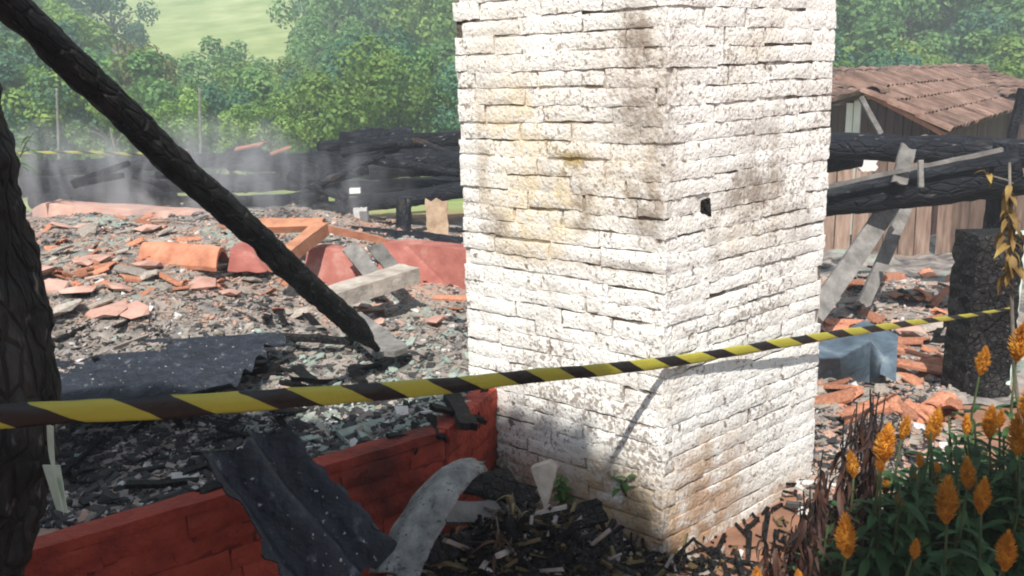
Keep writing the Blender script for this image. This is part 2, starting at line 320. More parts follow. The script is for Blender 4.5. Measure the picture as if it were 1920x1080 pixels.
def brick_mesh(k, L, H=.052, D=.05, mat=None, rough=.0022, nx=8, nz=3, name='brick', edge=.0019):
    rnd = random.Random(k); vs = []
    for j in range(nz + 1):
        for i in range(nx + 1):
            e = (i in (0, nx)) + (j in (0, nz))
            y = rnd.uniform(-rough, rough) + ((edge + rnd.uniform(0, edge)) if e else 0)
            vs.append((L * (i / nx - .5) + (rnd.uniform(-.003, .003)), y, H * (j / nz - .5) + rnd.uniform(-.0028, .0028)))
    o = len(vs); Wd = nx + 1
    fs = [(j * Wd + i, j * Wd + i + 1, (j + 1) * Wd + i + 1, (j + 1) * Wd + i) for j in range(nz) for i in range(nx)]
    rim = list(range(Wd)) + [j * Wd + nx for j in range(1, nz + 1)] + [nz * Wd + i for i in range(nx - 1, -1, -1)] + [j * Wd for j in range(nz - 1, 0, -1)]
    for r in rim: vs.append((vs[r][0] * .985, D, vs[r][2] * .97))
    n = len(rim); fs += [(rim[(k2 + 1) % n], rim[k2], o + k2, o + (k2 + 1) % n) for k2 in range(n)]; fs.append(tuple(range(o, o + n)))
    me = bpy.data.meshes.new(name); me.from_pydata(vs, [], fs); me.materials.append(mat)
    me.polygons.foreach_set('use_smooth', [True] * len(fs)); me.set_sharp_from_angle(angle=R(50))
    return me
BM = [brick_mesh(k, .272, mat=WHITE) for k in range(10)]
hole = at(1340, 392, 2.72)
nb = 0
for f, (dv, nv, LL) in enumerate(((dl, nl, LW), (dr, nr, RW))):
    ang = math.atan2(dv.y, dv.x)
    # local x along the face, local +y into the pillar
    X = dv if f else -dv
    rz = math.atan2(X.y, X.x)
    for c in range(int(PH / SH)):
        z = SH * (c + .5) - .01
        s = -(.02 + (.13 if (c + f) % 2 else 0) + random.uniform(0, .05))
        first = True
        while s < LL - .012:
            L = random.uniform(.19, .275); a = max(s, 0 if not first else -.0); b = min(s + L, LL); s += L + .007; first = False
            if b - a < .03: continue
            m = (a + b) / 2; p = dv * m - nv * 0 + Vector((0, 0, z + random.uniform(-.005, .005)))
            if f == 1 and abs(z - hole.z) < .03 and a < (hole - C).length - .0 and (hole - Vector((C.x, C.y, hole.z))).length < b and (hole - Vector((C.x, C.y, hole.z))).length > a:
                # a broken brick leaves a gap, its dark painted by the block below
                q = (hole - Vector((C.x, C.y, hole.z))).length
                for (a2, b2) in ((a, q - .02), (q + .02, b)):
                    if b2 - a2 > .02:
                        inst('brick', random.choice(BM), pillar, dv * ((a2 + b2) / 2) + Vector((0, 0, z)), (0, 0, rz), ((b2 - a2 - .002) / .272, 1, 1))
                continue
            pr = random.uniform(-.0035, .0035)
            inst('brick', random.choice(BM), pillar, p + nv * pr, (random.uniform(-.02, .02), random.uniform(-.007, .007), rz + random.uniform(-.01, .01)), ((b - a + random.choice((-.006, -.002, .003, .007, .008))) / .272, 1, random.choice((.91, .95, .98, 1.02, 1.06, 1.1, 1.1))))
            nb += 1
print('pillar bricks', nb)
mb = MB(); hp = dr * ((hole - Vector((C.x, C.y, hole.z))).length) + Vector((0, 0, hole.z)) - nr * .004
mb.box(hp, dr * .022, nr * .004, Vector((0, 0, .028)), jit=.004); hh = mb.build('hole', CH, pillar)  # black block set in the gap to paint the shade inside it
hh['label'] = 'dark block standing for the shade inside a broken brick gap in the pillar'

# ------------------------------------------------------------------ red low wall
RED_Z = .475
wA = Vector((-1.62, 1.70, 0)); wB = Vector((-.235, 2.68, 0)); wC = Vector((-.075, 3.06, 0))
rw = tag(empty('low_wall', wB), 'low red painted brick wall below the striped tape, joining the white pillar', 'low wall')
RBM = [brick_mesh(50 + k, .215, H=.064, mat=RED, rough=.006, edge=.003) for k in range(8)]
def red_run(A, B, TH=.075):
    d = (B - A); L = d.length; d.normalize(); n = Vector((d.y, -d.x, 0))
    m_ = MB(); ctr = (A + B) / 2 - wB; m_.box(ctr - n * (TH / 2) + Vector((0, 0, RED_Z / 2 - .03)), d * (L / 2), n * (TH / 2 - .002), Vector((0, 0, RED_Z / 2 - .005)))
    m_.build('core', REDDK, rw)
    rz = math.atan2(d.y, d.x); H = .0685
    for c in range(7):
        s = -random.uniform(0, .2)
        while s < L - .02:
            Lb = random.uniform(.2, .24); a, b = max(s, 0), min(s + Lb, L); s += Lb + .006
            if b - a < .03: continue
            inst('brick', random.choice(RBM), rw, A - wB + d * ((a + b) / 2) + n * (.006 + random.uniform(-.003, .004)) + Vector((0, 0, H * (c + .5) - .02)), (0, 0, rz), ((b - a + random.choice((.0, .004, .006))) / .215, 1, random.uniform(1.0, 1.09)))
    # smooth rendered top
    m_ = MB()
    def P(u, v): return A - wB + d * (L * u) + n * (.009 - TH * v - .0 + .003 * mn.noise(Vector((u * 30, v * 3, L)))) + Vector((0, 0, RED_Z + .002 + .004 * mn.noise(Vector((u * 22, v * 2, 3 + L)))))
    slab_grid(m_, P, Vector((0, 0, 1)), .03, 40, 3); m_.build('coping', RED, rw, smooth=False)
red_run(wA, wB); red_run(wB + Vector((.004, .006, 0)), wC)

# ------------------------------------------------------------------ charred posts and the fallen beam
def log(name, a, b, ra, rb, label, cat='log', group=None, mat=None, n=18, k=60, jag=.09, fr=11, chip=.2, seed=None, bend=0, flat=1.0, point=False):
    m_ = MB(); seed = random.uniform(0, 50) if seed is None else seed
    a = Vector(a); b = Vector(b); pts = seg(a, b, k); L = (b - a).length
    for i, p in enumerate(pts):
        t = i / (k - 1); p.z -= bend * 4 * t * (1 - t); p += Vector((mn.noise(Vector((t * 4, seed, 0))), mn.noise(Vector((t * 4, seed, 9))), mn.noise(Vector((t * 4, seed, 19))))) * ra * .18
    rad = [lerp(ra, rb, i / (k - 1)) * ((1 - .72 * sm(.9, 1, i / (k - 1))) if point else 1) for i in range(k)]
    m_.tube(pts, rad, n, jag, fr, seed=seed, chip=chip, flat=flat)
    o = m_.build(name, mat or CH, smooth=True, origin=(a + b) / 2)
    if label: tag(o, label, cat, group)
    return o
pp = [at(x_, y_, 1.74) - Vector((.142, 0, 0)) for x_, y_ in ((-40, -60), (2, 133), (34, 270), (61, 400), (92, 520), (122, 690), (118, 850), (88, 965), (60, 1075), (20, 1230))]
pts = []
for i in range(len(pp) - 1): pts += [lerp(pp[i], pp[i + 1], k / 14) for k in range(14)]
for i in range(3): pts = [pts[0]] + [(pts[k - 1] + pts[k] * 2 + pts[k + 1]) / 4 for k in range(1, len(pts) - 1)] + [pts[-1]]
mb = MB(); mb.tube(pts, .115, 30, .13, 15, seed=3, chip=.35)
tag(mb.build('burnt_post', CH, smooth=True, origin=(-1.1, 1.74, 0)), 'thick charred black post at left edge, striped tape passing in front', 'post')
log('fallen_beam', at(-80, -78, 2.35), at(708, 655, 4.15), .052, .058, 'long charred black beam leaning diagonally down onto the rubble', 'beam', k=150, n=28, jag=.13, fr=17, chip=.45, flat=.92, point=True)

# ------------------------------------------------------------------ barrier tape
def tape_mat():
    m = bpy.data.materials.new('striped_tape'); m.use_nodes = True; n = m.node_tree.nodes; L = m.node_tree.links; b = n['Principled BSDF']
    uv = n.new('ShaderNodeUVMap'); sx = n.new('ShaderNodeSeparateXYZ'); L.new(uv.outputs[0], sx.inputs[0])
    ma = n.new('ShaderNodeMath'); ma.operation = 'MULTIPLY_ADD'; L.new(sx.outputs['Y'], ma.inputs[0]); ma.inputs[1].default_value = .2; L.new(sx.outputs['X'], ma.inputs[2])
    fr = n.new('ShaderNodeMath'); fr.operation = 'FRACT'; L.new(ma.outputs[0], fr.inputs[0])
    gt = n.new('ShaderNodeMath'); gt.operation = 'GREATER_THAN'; gt.inputs[1].default_value = .56; L.new(fr.outputs[0], gt.inputs[0])
    mx = n.new('ShaderNodeMixRGB'); L.new(gt.outputs[0], mx.inputs[0]); mx.inputs[1].default_value = (.46, .42, .06, 1); mx.inputs[2].default_value = (.016, .015, .017, 1)
    L.new(mx.outputs[0], b.inputs['Base Color']); b.inputs['Roughness'].default_value = .38
    tn = n.new('ShaderNodeTexNoise'); tn.inputs['Scale'].default_value = 35; g = n.new('ShaderNodeNewGeometry'); L.new(g.outputs['Position'], tn.inputs['Vector'])
    bu = n.new('ShaderNodeBump'); bu.inputs['Strength'].default_value = .35; bu.inputs['Distance'].default_value = .01; L.new(tn.outputs['Fac'], bu.inputs['Height']); L.new(bu.outputs[0], b.inputs['Normal'])
    tr = n.new('ShaderNodeBsdfTranslucent'); L.new(mx.outputs[0], tr.inputs[0]); ms = n.new('ShaderNodeMixShader'); ms.inputs[0].default_value = .25
    L.new(b.outputs[0], ms.inputs[1]); L.new(tr.outputs[0], ms.inputs[2]); L.new(ms.outputs[0], n['Material Output'].inputs[0])
    return m
TAPE = tape_mat()
def tape(name, pts, hs, label, group=None, period=.232, n=16, per_seg=24, thick=.28, phase=0):
    """pts: world points, hs: heights; a flattened rolled tape as a closed band"""
    P = []; H = []
    for i in range(len(pts) - 1):
        for k in range(per_seg):
            t = k / per_seg; p0 = pts[max(i - 1, 0)]; p1 = pts[i]; p2 = pts[i + 1]; p3 = pts[min(i + 2, len(pts) - 1)]
            P.append(.5 * ((2 * p1) + (p2 - p0) * t + (2 * p0 - 5 * p1 + 4 * p2 - p3) * t * t + (3 * p1 - p0 - 3 * p2 + p3) * t ** 3)); H.append(lerp(hs[i], hs[i + 1], t))
    P.append(pts[-1]); H.append(hs[-1])
    vs = []; uvs = []; s = 0
    for i, p in enumerate(P):
        if i: s += (p - P[i - 1]).length
        t = (P[min(i + 1, len(P) - 1)] - P[max(i - 1, 0)]).normalized(); a = t.cross(Vector((0, 0, 1))).normalized(); b = a.cross(t).normalized()
        for k in range(n + 1):
            th = 2 * math.pi * k / n
            h = H[i] * .5 * (1 + .16 * mn.noise(Vector((s * 7, k * .5, 2))) + .1 * mn.noise(Vector((s * 22, k * .9, 5))))
            vs.append(p + b * math.sin(th) * h + a * math.cos(th) * h * thick); uvs.append((s / period + phase, math.sin(th)))
    Wd = n + 1; fs = [(i * Wd + k, i * Wd + k + 1, (i + 1) * Wd + k + 1, (i + 1) * Wd + k) for i in range(len(P) - 1) for k in range(n)]
    me = bpy.data.meshes.new(name); me.from_pydata([tuple(v) for v in vs], [], fs); me.materials.append(TAPE)
    ul = me.uv_layers.new(name='UVMap')
    for lp in me.loops: ul.data[lp.index].uv = uvs[lp.vertex_index]
    me.polygons.foreach_set('use_smooth', [True] * len(fs)); me.update()
    o = bpy.data.objects.new(name, me); COL.objects.link(o); tag(o, label, 'tape', group); return o
tp = [(-140, 786), (0, 781), (400, 757), (800, 727), (1000, 705), (1245, 680), (1500, 638), (1700, 607), (1800, 594), (1850, 586), (1905, 576)]
def tapeY(px): return 1 / lerp(1 / 1.27, 1 / 2.575, px / 1245) if px <= 1245 else 1 / lerp(1 / 2.575, 1 / 4.02, (px - 1245) / 635)
tape('barrier_tape', [at(a, b, tapeY(a)) for a, b in tp], [.039, .039, .041, .039, .037, .036, .034, .028, .02, .016, .012],
     'yellow and black striped barrier tape stretched across the front of the ruin', phase=.22)
tape('barrier_tape', [at(30, 287, 10.5), at(160, 286, 10.5), at(260, 289, 10.4), at(330, 285, 10.4)], [.035] * 4, 'thin distant yellow tape above the smoking timbers at far left', period=.3)
tape_end = MB()
slab_grid(tape_end, lambda u, v: lerp(at(lerp(88, 100, u), lerp(795, 800, u), 1.42), at(lerp(108, 121, u), lerp(900, 965, u), 1.66), v) + Vector((0, -.012 * math.sin(v * 3), 0)), Vector((0, 1, 0)), .002, 2, 10)
slab_grid(tape_end, lambda u, v: lerp(at(lerp(80, 112, u), 872, 1.63), at(lerp(106, 127, u), lerp(955, 962, u), 1.68), v), Vector((0, 1, 0)), .003, 3, 4)
tag(tape_end.build('peeling_strip', MINT), 'pale mint strip of painted material hanging beside the charred left post', 'strip')

# ------------------------------------------------------------------ sheets in the foreground
def corrugated(name, TL, TR, BR, BL, mat, waves, amp, th, label, group=None, nu=48, nv=20, crumple=.01, jag=.0):
    N = (TR - TL).cross(BL - TL).normalized(); m_ = MB()
    if N.z < 0: N = -N
    o_ = (TL + BR) / 2
    def P(u, v):
        u2 = u; v2 = v
        if jag and v < .001: v2 = jag * mn.noise(Vector((u * 6, 3, 1)))
        if jag and v > .999: v2 = 1 + jag * mn.noise(Vector((u * 6, 8, 1)))
        if jag and u < .001: u2 = jag * .7 * fbm(Vector((v * 7, 3, 6)), 3)
        if jag and u > .999: u2 = 1 + jag * .7 * fbm(Vector((v * 7, 9, 6)), 3)
        p = lerp(lerp(TL, TR, u2), lerp(BL, BR, u2), v2)
        return p + N * (amp * math.cos(u * waves * 2 * math.pi) + crumple * fbm(p * 3.1 + Vector((5, 0, 0)), 3))
    slab_grid(m_, P, N, th, nu, nv); o = m_.build(name, mat, smooth=False, origin=o_); tag(o, label, 'metal sheet', group); return o
corrugated('corrugated_sheet', at(362, 872, 2.03), at(528, 800, 2.28), at(735, 1050, 2.1), at(565, 1140, 1.93), BLACKSHEET, 2.0, .030, .006, 'sooty black corrugated sheet leaning over the low red wall', jag=.12, crumple=.03, nv=36)
corrugated('corrugated_sheet', at(80, 790, 3.35), at(90, 655, 4.5), at(528, 632, 4.55), at(430, 730, 3.65), BLACKSHEET, 4.0, .022, .006, 'wide blue black corrugated sheet lying flat on rubble behind the tape', nu=80, nv=30, jag=.05)
outer = [(905, 874, 2.42), (848, 868, 2.36), (800, 902, 2.3), (757, 955, 2.24), (727, 1008, 2.18), (690, 1075, 2.1)]
inner = [(914, 886, 2.38), (892, 894, 2.24), (860, 934, 2.18), (832, 985, 2.12), (806, 1035, 2.06), (776, 1095, 2.0)]
def poly(pl, t):
    k = t * (len(pl) - 1); i = min(int(k), len(pl) - 2); f = k - i; f = f
    p0, p1, p2, p3 = [Vector(at(*pl[max(0, min(len(pl) - 1, i + d))])) for d in (-1, 0, 1, 2)]
    return .5 * ((2 * p1) + (p2 - p0) * f + (2 * p0 - 5 * p1 + 4 * p2 - p3) * f * f + (3 * p1 - p0 - 3 * p2 + p3) * f ** 3)
mb = MB()
slab_grid(mb, lambda u, v: lerp(poly(outer, v), poly(inner, v), u) + Vector((0, -.02, .03)) * math.sin(u * math.pi) + Vector((.014, 0, .012)) * fbm(Vector((u * 2.5, v * 9, 0)), 4), Vector((.3, -.6, .7)).normalized(), .007, 10, 40)
tag(mb.build('bent_sheet', GREYSHEET, smooth=True), 'curled grey scorched sheet standing against the low red wall', 'sheet')
# blue grey crumpled sheet
mb = MB()
bs = [[(1528, 648, 4.5), (1560, 632, 4.7), (1620, 602, 4.9), (1650, 612, 4.8), (1684, 628, 4.7)],
      [(1526, 672, 4.25), (1575, 672, 4.3), (1632, 640, 4.45), (1658, 668, 4.4), (1682, 655, 4.45)],
      [(1528, 742, 4.5), (1580, 742, 4.55), (1630, 738, 4.5), (1650, 700, 4.25), (1680, 715, 4.3)]]
def bsP(u, v):
    a = u * 4; i = min(3, int(a)); fu = a - i; b = v * 2; j = min(1, int(b)); fv = b - j
    g = lambda jj, ii: at(*bs[jj][ii])
    return lerp(lerp(g(j, i), g(j, i + 1), fu), lerp(g(j + 1, i), g(j + 1, i + 1), fu), fv) + Vector((0, .008, .005)) * fbm(Vector((u * 7, v * 4, 2)), 2)
slab_grid(mb, bsP, Vector((0, .8, .6)), .006, 24, 14)
tag(mb.build('crumpled_sheet', BLUESHEET), 'crumpled blue grey metal sheet just right of the white pillar', 'metal sheet')

# ------------------------------------------------------------------ right side: posts, logs, boards
def prism(mbx, a, b, w_, h_, jit=0, up=Vector((0, 0, 1)), mi=0):
    a = Vector(a); b = Vector(b); t = (b - a).normalized(); s = t.cross(up)
    if s.length < .1: s = t.cross(Vector((0, 1, 0)))
    s.normalize(); u = s.cross(t).normalized()
    mbx.box((a + b) / 2, t * ((b - a).length / 2), s * w_ / 2, u * h_ / 2, mi, jit)
def board(name, a, b, w_, h_, mat, label, cat='board', group=None, up=Vector((0, 0, 1)), jit=.006, k=14):
    a = Vector(a); b = Vector(b); t = (b - a).normalized(); s = t.cross(up)
    if s.length < .1: s = t.cross(Vector((0, 1, 0)))
    s.normalize(); u = s.cross(t).normalized(); m_ = MB(); sd = random.uniform(0, 99)
    def P(uu, v):
        p = lerp(a, b, v) + s * (uu - .5) * w_ * (1 + .12 * mn.noise(Vector((v * 6, sd, uu))))
        if v in (0, 1): p += t * w_ * .35 * mn.noise(Vector((uu * 4, sd, v)))
        return p + u * jit * fbm(p * 8, 2)
    slab_grid(m_, P, u, h_, 4, k); o = m_.build(name, mat, origin=(a + b) / 2)
    if label: tag(o, label, cat, group)
    return o
# square charred post with a lit top
pc = at(1840, 590, 4.2); hz = at(1845, 432, 4.25).z
mb = MB(); n_ = 44
def postring(z, s, k): return [Vector((pc.x + dx * s * (1 + .13 * fbm(Vector((dx * 3, k * .5, dy)), 3)), pc.y + dy * s * (1 + .13 * fbm(Vector((dx * 3, k * .5, dy + 8)), 3)), z)) for dx, dy in
    [(-1, -1), (-.33, -1.04), (.33, -1.02), (1, -1), (1.03, -.33), (1.02, .33), (1, 1), (.33, 1), (-.33, 1), (-1, 1), (-1.03, .3), (-1, -.3)]]
vs = []
for k in range(n_):
    z = lerp(-.4, hz, k / (n_ - 1)); vs += postring(z, .112 * (.94 if k == n_ - 1 else 1), k)
mb.add(vs, [(i * 12 + k, i * 12 + (k + 1) % 12, (i + 1) * 12 + (k + 1) % 12, (i + 1) * 12 + k) for i in range(n_ - 1) for k in range(12)] + [tuple(range((n_ - 1) * 12, n_ * 12))])
tag(mb.build('charred_post', CH), 'short square charred post with ash grey top where the tape ends', 'post')
board('painted_board', at(1880, 720, 4.1), at(1914, 432, 4.15), .062, .02, MINT, 'narrow mint painted board leaning upright behind the short charred post', up=Vector((0, -1, .2)))
# logs resting on the burnt frame
log('charred_log', at(1500, 270, 6.5), at(1990, 290, 6.1), .093, .10, 'upper charred log lying level across the frame, right of the pillar', k=70, jag=.07, mat=CHG)
log('charred_log', at(1500, 385, 5.9), at(1915, 322, 5.45), .10, .145, 'lower charred log with pale broken patch, sloping up beneath the level log', k=70, jag=.08, mat=CHG)
log('charred_log', at(1475, 318, 6.7), at(1612, 296, 6.7), .085, .07, 'short charred stub between two longer logs beside the pillar', k=20, mat=CHG)
board('thin_strip', at(1520, 356, 5.7), at(1880, 280, 5.3), .03, .025, GREYWOOD, 'thin grey strip running along the top of the lower charred log', 'rail')  # thin grey strip set along the lower log's upper edge
log('burnt_upright', (at(1888, 420, 5.6).x, 5.75, -.1), at(1888, 268, 5.75), .085, .075, 'dark upright burnt post carrying the log ends at far right', 'post', k=40, mat=CHG)
log('burnt_upright', (at(1490, 420, 6.1).x, 6.2, -.1), at(1490, 250, 6.2), .085, .075, 'burnt upright carrying log ends hidden behind white pillar', 'post', k=40, mat=CHG)
board('wood_scrap', at(1685, 345, 5.5), at(1703, 276, 5.6), .10, .02, GREYWOOD, 'splintered pale grey scrap standing between the two long charred logs', up=Vector((0, -1, 0)))
board('wood_scrap', at(1727, 352, 5.2), at(1726, 300, 5.25), .028, .02, GREYWOOD, 'small grey splinter hanging on the lower charred log', up=Vector((0, -1, 0)))
board('white_block', at(1612, 306, 7.2), at(1642, 305, 7.2), .13, .06, WHITEPANEL, 'small white block showing between the two charred logs', 'block', up=Vector((0, -1, 0)), jit=.002)
board('leaning_plank', at(1528, 590, 5.2), at(1678, 372, 6.0), .125, .035, GREYWOOD, 'wide grey plank leaning beside the pillar under the charred logs', up=Vector((0, -1, .3)))
board('leaning_plank', at(1618, 572, 5.8), at(1700, 385, 6.3), .085, .04, GREYWOOD, 'narrower grey plank leaning at a steeper angle against the charred logs', up=Vector((0, -1, .3)))
board('leaning_pole', at(1893, 275, 8), at(1918, 165, 8), .07, .05, CHG, 'thin grey pole rising in front of the tiled roof at right edge', 'pole', up=Vector((0, -1, 0)))
board('leaning_pole', at(1614, 182, 9.6), at(1652, 252, 9.4), .05, .04, GREYWOOD, 'thin pale pole slanting down from the gable of the tiled shed', 'pole', up=Vector((0, -1, 0)))

# plank fence behind the logs
fence = tag(empty('plank_fence', at(1690, 480, 8.8)), 'wall of upright weathered planks standing behind the charred logs', 'fence')
fo = fence.location.copy(); PL = [None] * 4
for k in range(4):
    m_ = MB(); sd = k * 7
    slab_grid(m_, lambda u, v: Vector(((u - .5) * .15 * (1 + .05 * mn.noise(Vector((v * 5, sd, u)))), .006 * mn.noise(Vector((u * 5, v * 4, sd))), v * 1.6 + (.05 * mn.noise(Vector((u * 5, sd, 0))) if v > .99 else 0))), Vector((0, 1, 0)), .025, 3, 8)
    o = m_.build('plank', PLANK); PL[k] = o.data; bpy.data.objects.remove(o)
x = at(1520, 480, 8.8).x; xe = at(1742, 480, 8.8).x; i = 0
while x < xe:
    inst('plank', PL[i % 4], fence, Vector((x, 8.8 + random.uniform(-.012, .012), -.75 + random.uniform(-.06, .06))) - fo, (0, random.uniform(-.02, .02), random.uniform(-.04, .04))); x += .155 + random.uniform(-.006, .02); i += 1
for k in range(7):
    inst('plank', PL[k % 4], fence, Vector((xe + .1 + k * .085, 8.72 - k * .12, -.75 + random.uniform(-.08, .05))) - fo, (0, random.uniform(-.03, .03), R(-55)))

# tiled shed and barn
def halftile(k, L=.42, r=.10, th=.014):
    rr = random.Random(k); m_ = MB(); n = 6; vs = []
    for (y, s) in ((0, 1.0), (L, .86)):
        for q in (0, 1):
            for i in range(n + 1):
                a = math.pi * i / n; R_ = (r - th * q) * s
                vs.append((math.cos(a) * R_, y, math.sin(a) * R_ * .62 + rr.uniform(-.003, .003)))
    W_ = n + 1
    fs = []
    for i in range(n):
        fs += [(i, i + 1, 2 * W_ + i + 1, 2 * W_ + i), (W_ + i + 1, W_ + i, 3 * W_ + i, 3 * W_ + i + 1), (i + 1, i, W_ + i, W_ + i + 1), (2 * W_ + i, 2 * W_ + i + 1, 3 * W_ + i + 1, 3 * W_ + i)]
    fs += [(0, 2 * W_, 3 * W_, W_), (n, W_ + n, 3 * W_ + n, 2 * W_ + n)]
    m_.add(vs, fs); o = m_.build('tile', ROOFTILE); me = o.data; bpy.data.objects.remove(o); return me
HT = [halftile(k) for k in range(4)]
def tile_plane(parent, O, eave_d, up_d, Leave, Lup, col=.2, row=.36, cap=290, skipf=None):
    """O world corner at the eave; eave_d along the eave; up_d up the slope"""
    e = eave_d.normalized(); u = up_d.normalized(); n = e.cross(u).normalized()
    if n.z < 0: n = -n
    M = Matrix((e, u, n)).transposed().to_euler(); M2 = Matrix((e, u, n)).transposed()
    if M2.determinant() < 0: M2 = Matrix((-e, u, n)).transposed()
    extra = MB(); cnt = 0
    for i in range(int(Leave / col) + 1):
        for j in range(int(Lup / row) + 1):
            p = O + e * (i * col) + u * (j * row - .05) + n * (.03 + .012 * mn.noise(Vector((i * .37, j * .5, 4))))
            if skipf and skipf(p): continue
            if cnt < cap:
                o = inst('tile', HT[(i * 3 + j) % 4], parent, p - parent.location, (M2 @ Matrix.Rotation(random.uniform(-.09, .09), 3, 'Z') @ Matrix.Rotation(-.03 + random.uniform(-.03, .03), 3, 'X')).to_euler()); cnt += 1
            else:
                me = HT[(i * 3 + j) % 4]; extra.add([M2 @ v.co + p for v in me.vertices], [tuple(f.vertices) for f in me.polygons])
    if extra.v:
        o = extra.build('tile_rows', ROOFTILE); o.data.transform(Matrix.Translation(-parent.location)); o.parent = parent; o['kind'] = 'stuff'
    m_ = MB(); m_.box(O + e * Leave / 2 + u * Lup / 2 - n * .02 - parent.location, e * (Leave / 2 + .05), u * (Lup / 2), n * .018); m_.build('roof_deck', PLANKDK, parent)
    return cnt
E = at(1775, 247, 10.0); Fp = at(1625, 174, 10.7); D = at(1940, 189, 16.0); D.z = E.z
shed = tag(empty('tiled_shed', (E.x, E.y, -1.3)), 'dark wooden shed whose tiled roof corner points down behind the charred logs', 'shed')
ed = (D - E); up = (Fp - E)
tile_plane(shed, E, ed, up, ed.length + 1.2, up.length + .05, cap=200)
G = at(1540, 196, 11.6); m_ = MB(); m_.hexa([p - shed.location for p in (Fp, G, G + ed, Fp + ed)] + [p - shed.location + Vector((0, 0, .05)) for p in (Fp, G, G + ed, Fp + ed)]); m_.build('rear_slope', ROOFTILE, shed)
m_ = MB(); prism(m_, E - shed.location + Vector((-.03, -.03, -.03)), Fp - shed.location + Vector((-.03, -.03, -.0)), .03, .05); m_.build('verge_board', ORANGEWOOD, shed)
inst('ridge_tile', HT[0], shed, Fp - shed.location + Vector((0, -.15, 0)), (0, 0, math.atan2(ed.y, ed.x) - math.pi / 2), (1.2, 1, 1.4))
def plank_to(parent, base, top, w_, nrm, mat=PLANKDK):
    m_ = MB(); prism(m_, base, top, w_, .022, up=nrm, jit=.004); o = m_.build('plank', mat, parent); return o
gd = (Fp - E); gh = Vector((gd.x, gd.y, 0)); ginw = ed.normalized() * .18
nk = 9
for k in range(nk):
    t = (k + .5) / nk; p = E + gd * t + ginw - shed.location
    plank_to(shed, Vector((p.x, p.y, 0)), p - Vector((0, 0, .07)), gh.length / nk - .012, Vector((-gh.y, gh.x, 0)).normalized())
g2 = G - Fp
for k in range(6):
    t = (k + .5) / 6; p = Fp + g2 * t + ginw - shed.location
    plank_to(shed, Vector((p.x, p.y, 0)), p - Vector((0, 0, .07)), Vector((g2.x, g2.y, 0)).length / 6 - .012, Vector((-g2.y, g2.x, 0)).normalized(), WHITEPANEL if k in (1, 2) else PLANKDK)
inn = Vector((ed.y, -ed.x, 0)).normalized()
if inn.x > 0: inn = -inn
for k in range(26):
    t = (k + .5) / 26; p = E + ed * t + inn * .2 - shed.location
    plank_to(shed, Vector((p.x, p.y, 0)), p - Vector((0, 0, .05)), ed.length / 26 - .012, inn)
BA = at(1500, 196, 14.5); BB = at(2010, 182, 14.5); BB.z = BA.z; BR_ = at(1730, 131, 17.5)
barn = tag(empty('tiled_barn', (BA.x, BA.y, -1.6)), 'long low barn with weathered clay tile roof below the right hand trees', 'barn')
upb = Vector((0, BR_.y - BA.y, BR_.z - BA.z))
tile_plane(barn, BA, BB - BA, upb, (BB - BA).length, upb.length, cap=290)
m_ = MB(); m_.hexa([p - barn.location for p in (BA + upb, BB + upb, BB + upb + Vector((0, 3, -.9)), BA + upb + Vector((0, 3, -.9)))] + [p - barn.location + Vector((0, 0, .05)) for p in (BA + upb, BB + upb, BB + upb + Vector((0, 3, -.9)), BA + upb + Vector((0, 3, -.9)))]); m_.build('rear_slope', ROOFTILE, barn)
for k in range(int((BB - BA).length / .2) + 1):
    inst('ridge_tile', HT[k % 4], barn, BA + upb + Vector((k * .2 + .1, .03, .0)) - barn.location, (0, random.uniform(-.05, .05), R(-90)), (1.1, .6, 1.2))
for k in range(30):
    p = BA + (BB - BA) * ((k + .5) / 30) + Vector((0, .35, .08)) - barn.location
    plank_to(barn, Vector((p.x, p.y, -.1)), p, (BB - BA).length / 30 - .012, Vector((0, -1, 0)))

# ------------------------------------------------------------------ left back: collapsed charred timbers
G1 = 'charred timbers heaped behind the rubble'
rows = [((585, 278, 9.9), (905, 262, 9.6), .085), ((575, 300, 9.7), (905, 284, 9.5), .10), ((570, 326, 9.5), (905, 310, 9.3), .11), ((580, 352, 9.3), (905, 336, 9.2), .10),
        ((590, 396, 9.0), (905, 352, 8.9), .085), ((600, 434, 8.5), (905, 462, 8.2), .085)]
names = ['topmost of the charred logs piled left of the pillar', 'second charred log from the top of the pile left of the pillar', 'thick third charred log in the pile left of the pillar',
         'charred log resting just above the sloping beam, left of pillar', 'sloping charred beam with daylight gap below, left of pillar', 'lowest charred beam lying behind the red rubble wall']
for i, ((a, b, r_), nm) in enumerate(zip(rows, names)):
    a = (a[0] + (14, -22, 30, -10, 0, 0)[i], a[1] + (0, 6, -8, 5, 0, 0)[i], a[2]); b = (b[0], b[1] + (-4, 5, -7, 9, 0, 0)[i], b[2])
    log('charred_log', at(*a), at(*b), r_ * (.9, 1.1, 1.15, .8, 1, 1)[i], r_ * (1.1, .9, 1.2, 1, 1, 1)[i], nm, 'log', G1, CHG, k=70, jag=.10, fr=9, n=16, chip=.3)
for a, b, r_, nm in (((600, 345, 8.8), (720, 290, 9.0), .045, 'broken charred rafter lying across the left end of the log pile'), ((700, 300, 9.0), (860, 325, 9.0), .05, 'broken charred rafter sloping down across the right half of the log pile'),
                     ((640, 285, 9.4), (745, 268, 9.5), .05, 'short charred rafter end near the top of the log pile'), ((545, 330, 9.0), (650, 372, 8.8), .06, 'charred rafter poking out of the smoke at the left of the log pile'), ((770, 262, 9.7), (880, 300, 9.3), .045, 'charred rafter dropping from the log pile top towards the pillar')):
    log('charred_rafter', at(*a), at(*b), r_, r_ * .8, nm, 'rafter', 'charred rafters over the log pile', CHG, k=24, jag=.1, fr=9, n=10)
log('charred_log', at(690, 318, 8.9), at(560, 352, 8.9), .05, .03, 'charred branch lying slantwise on the log pile', 'log', G1, CHG, k=20)
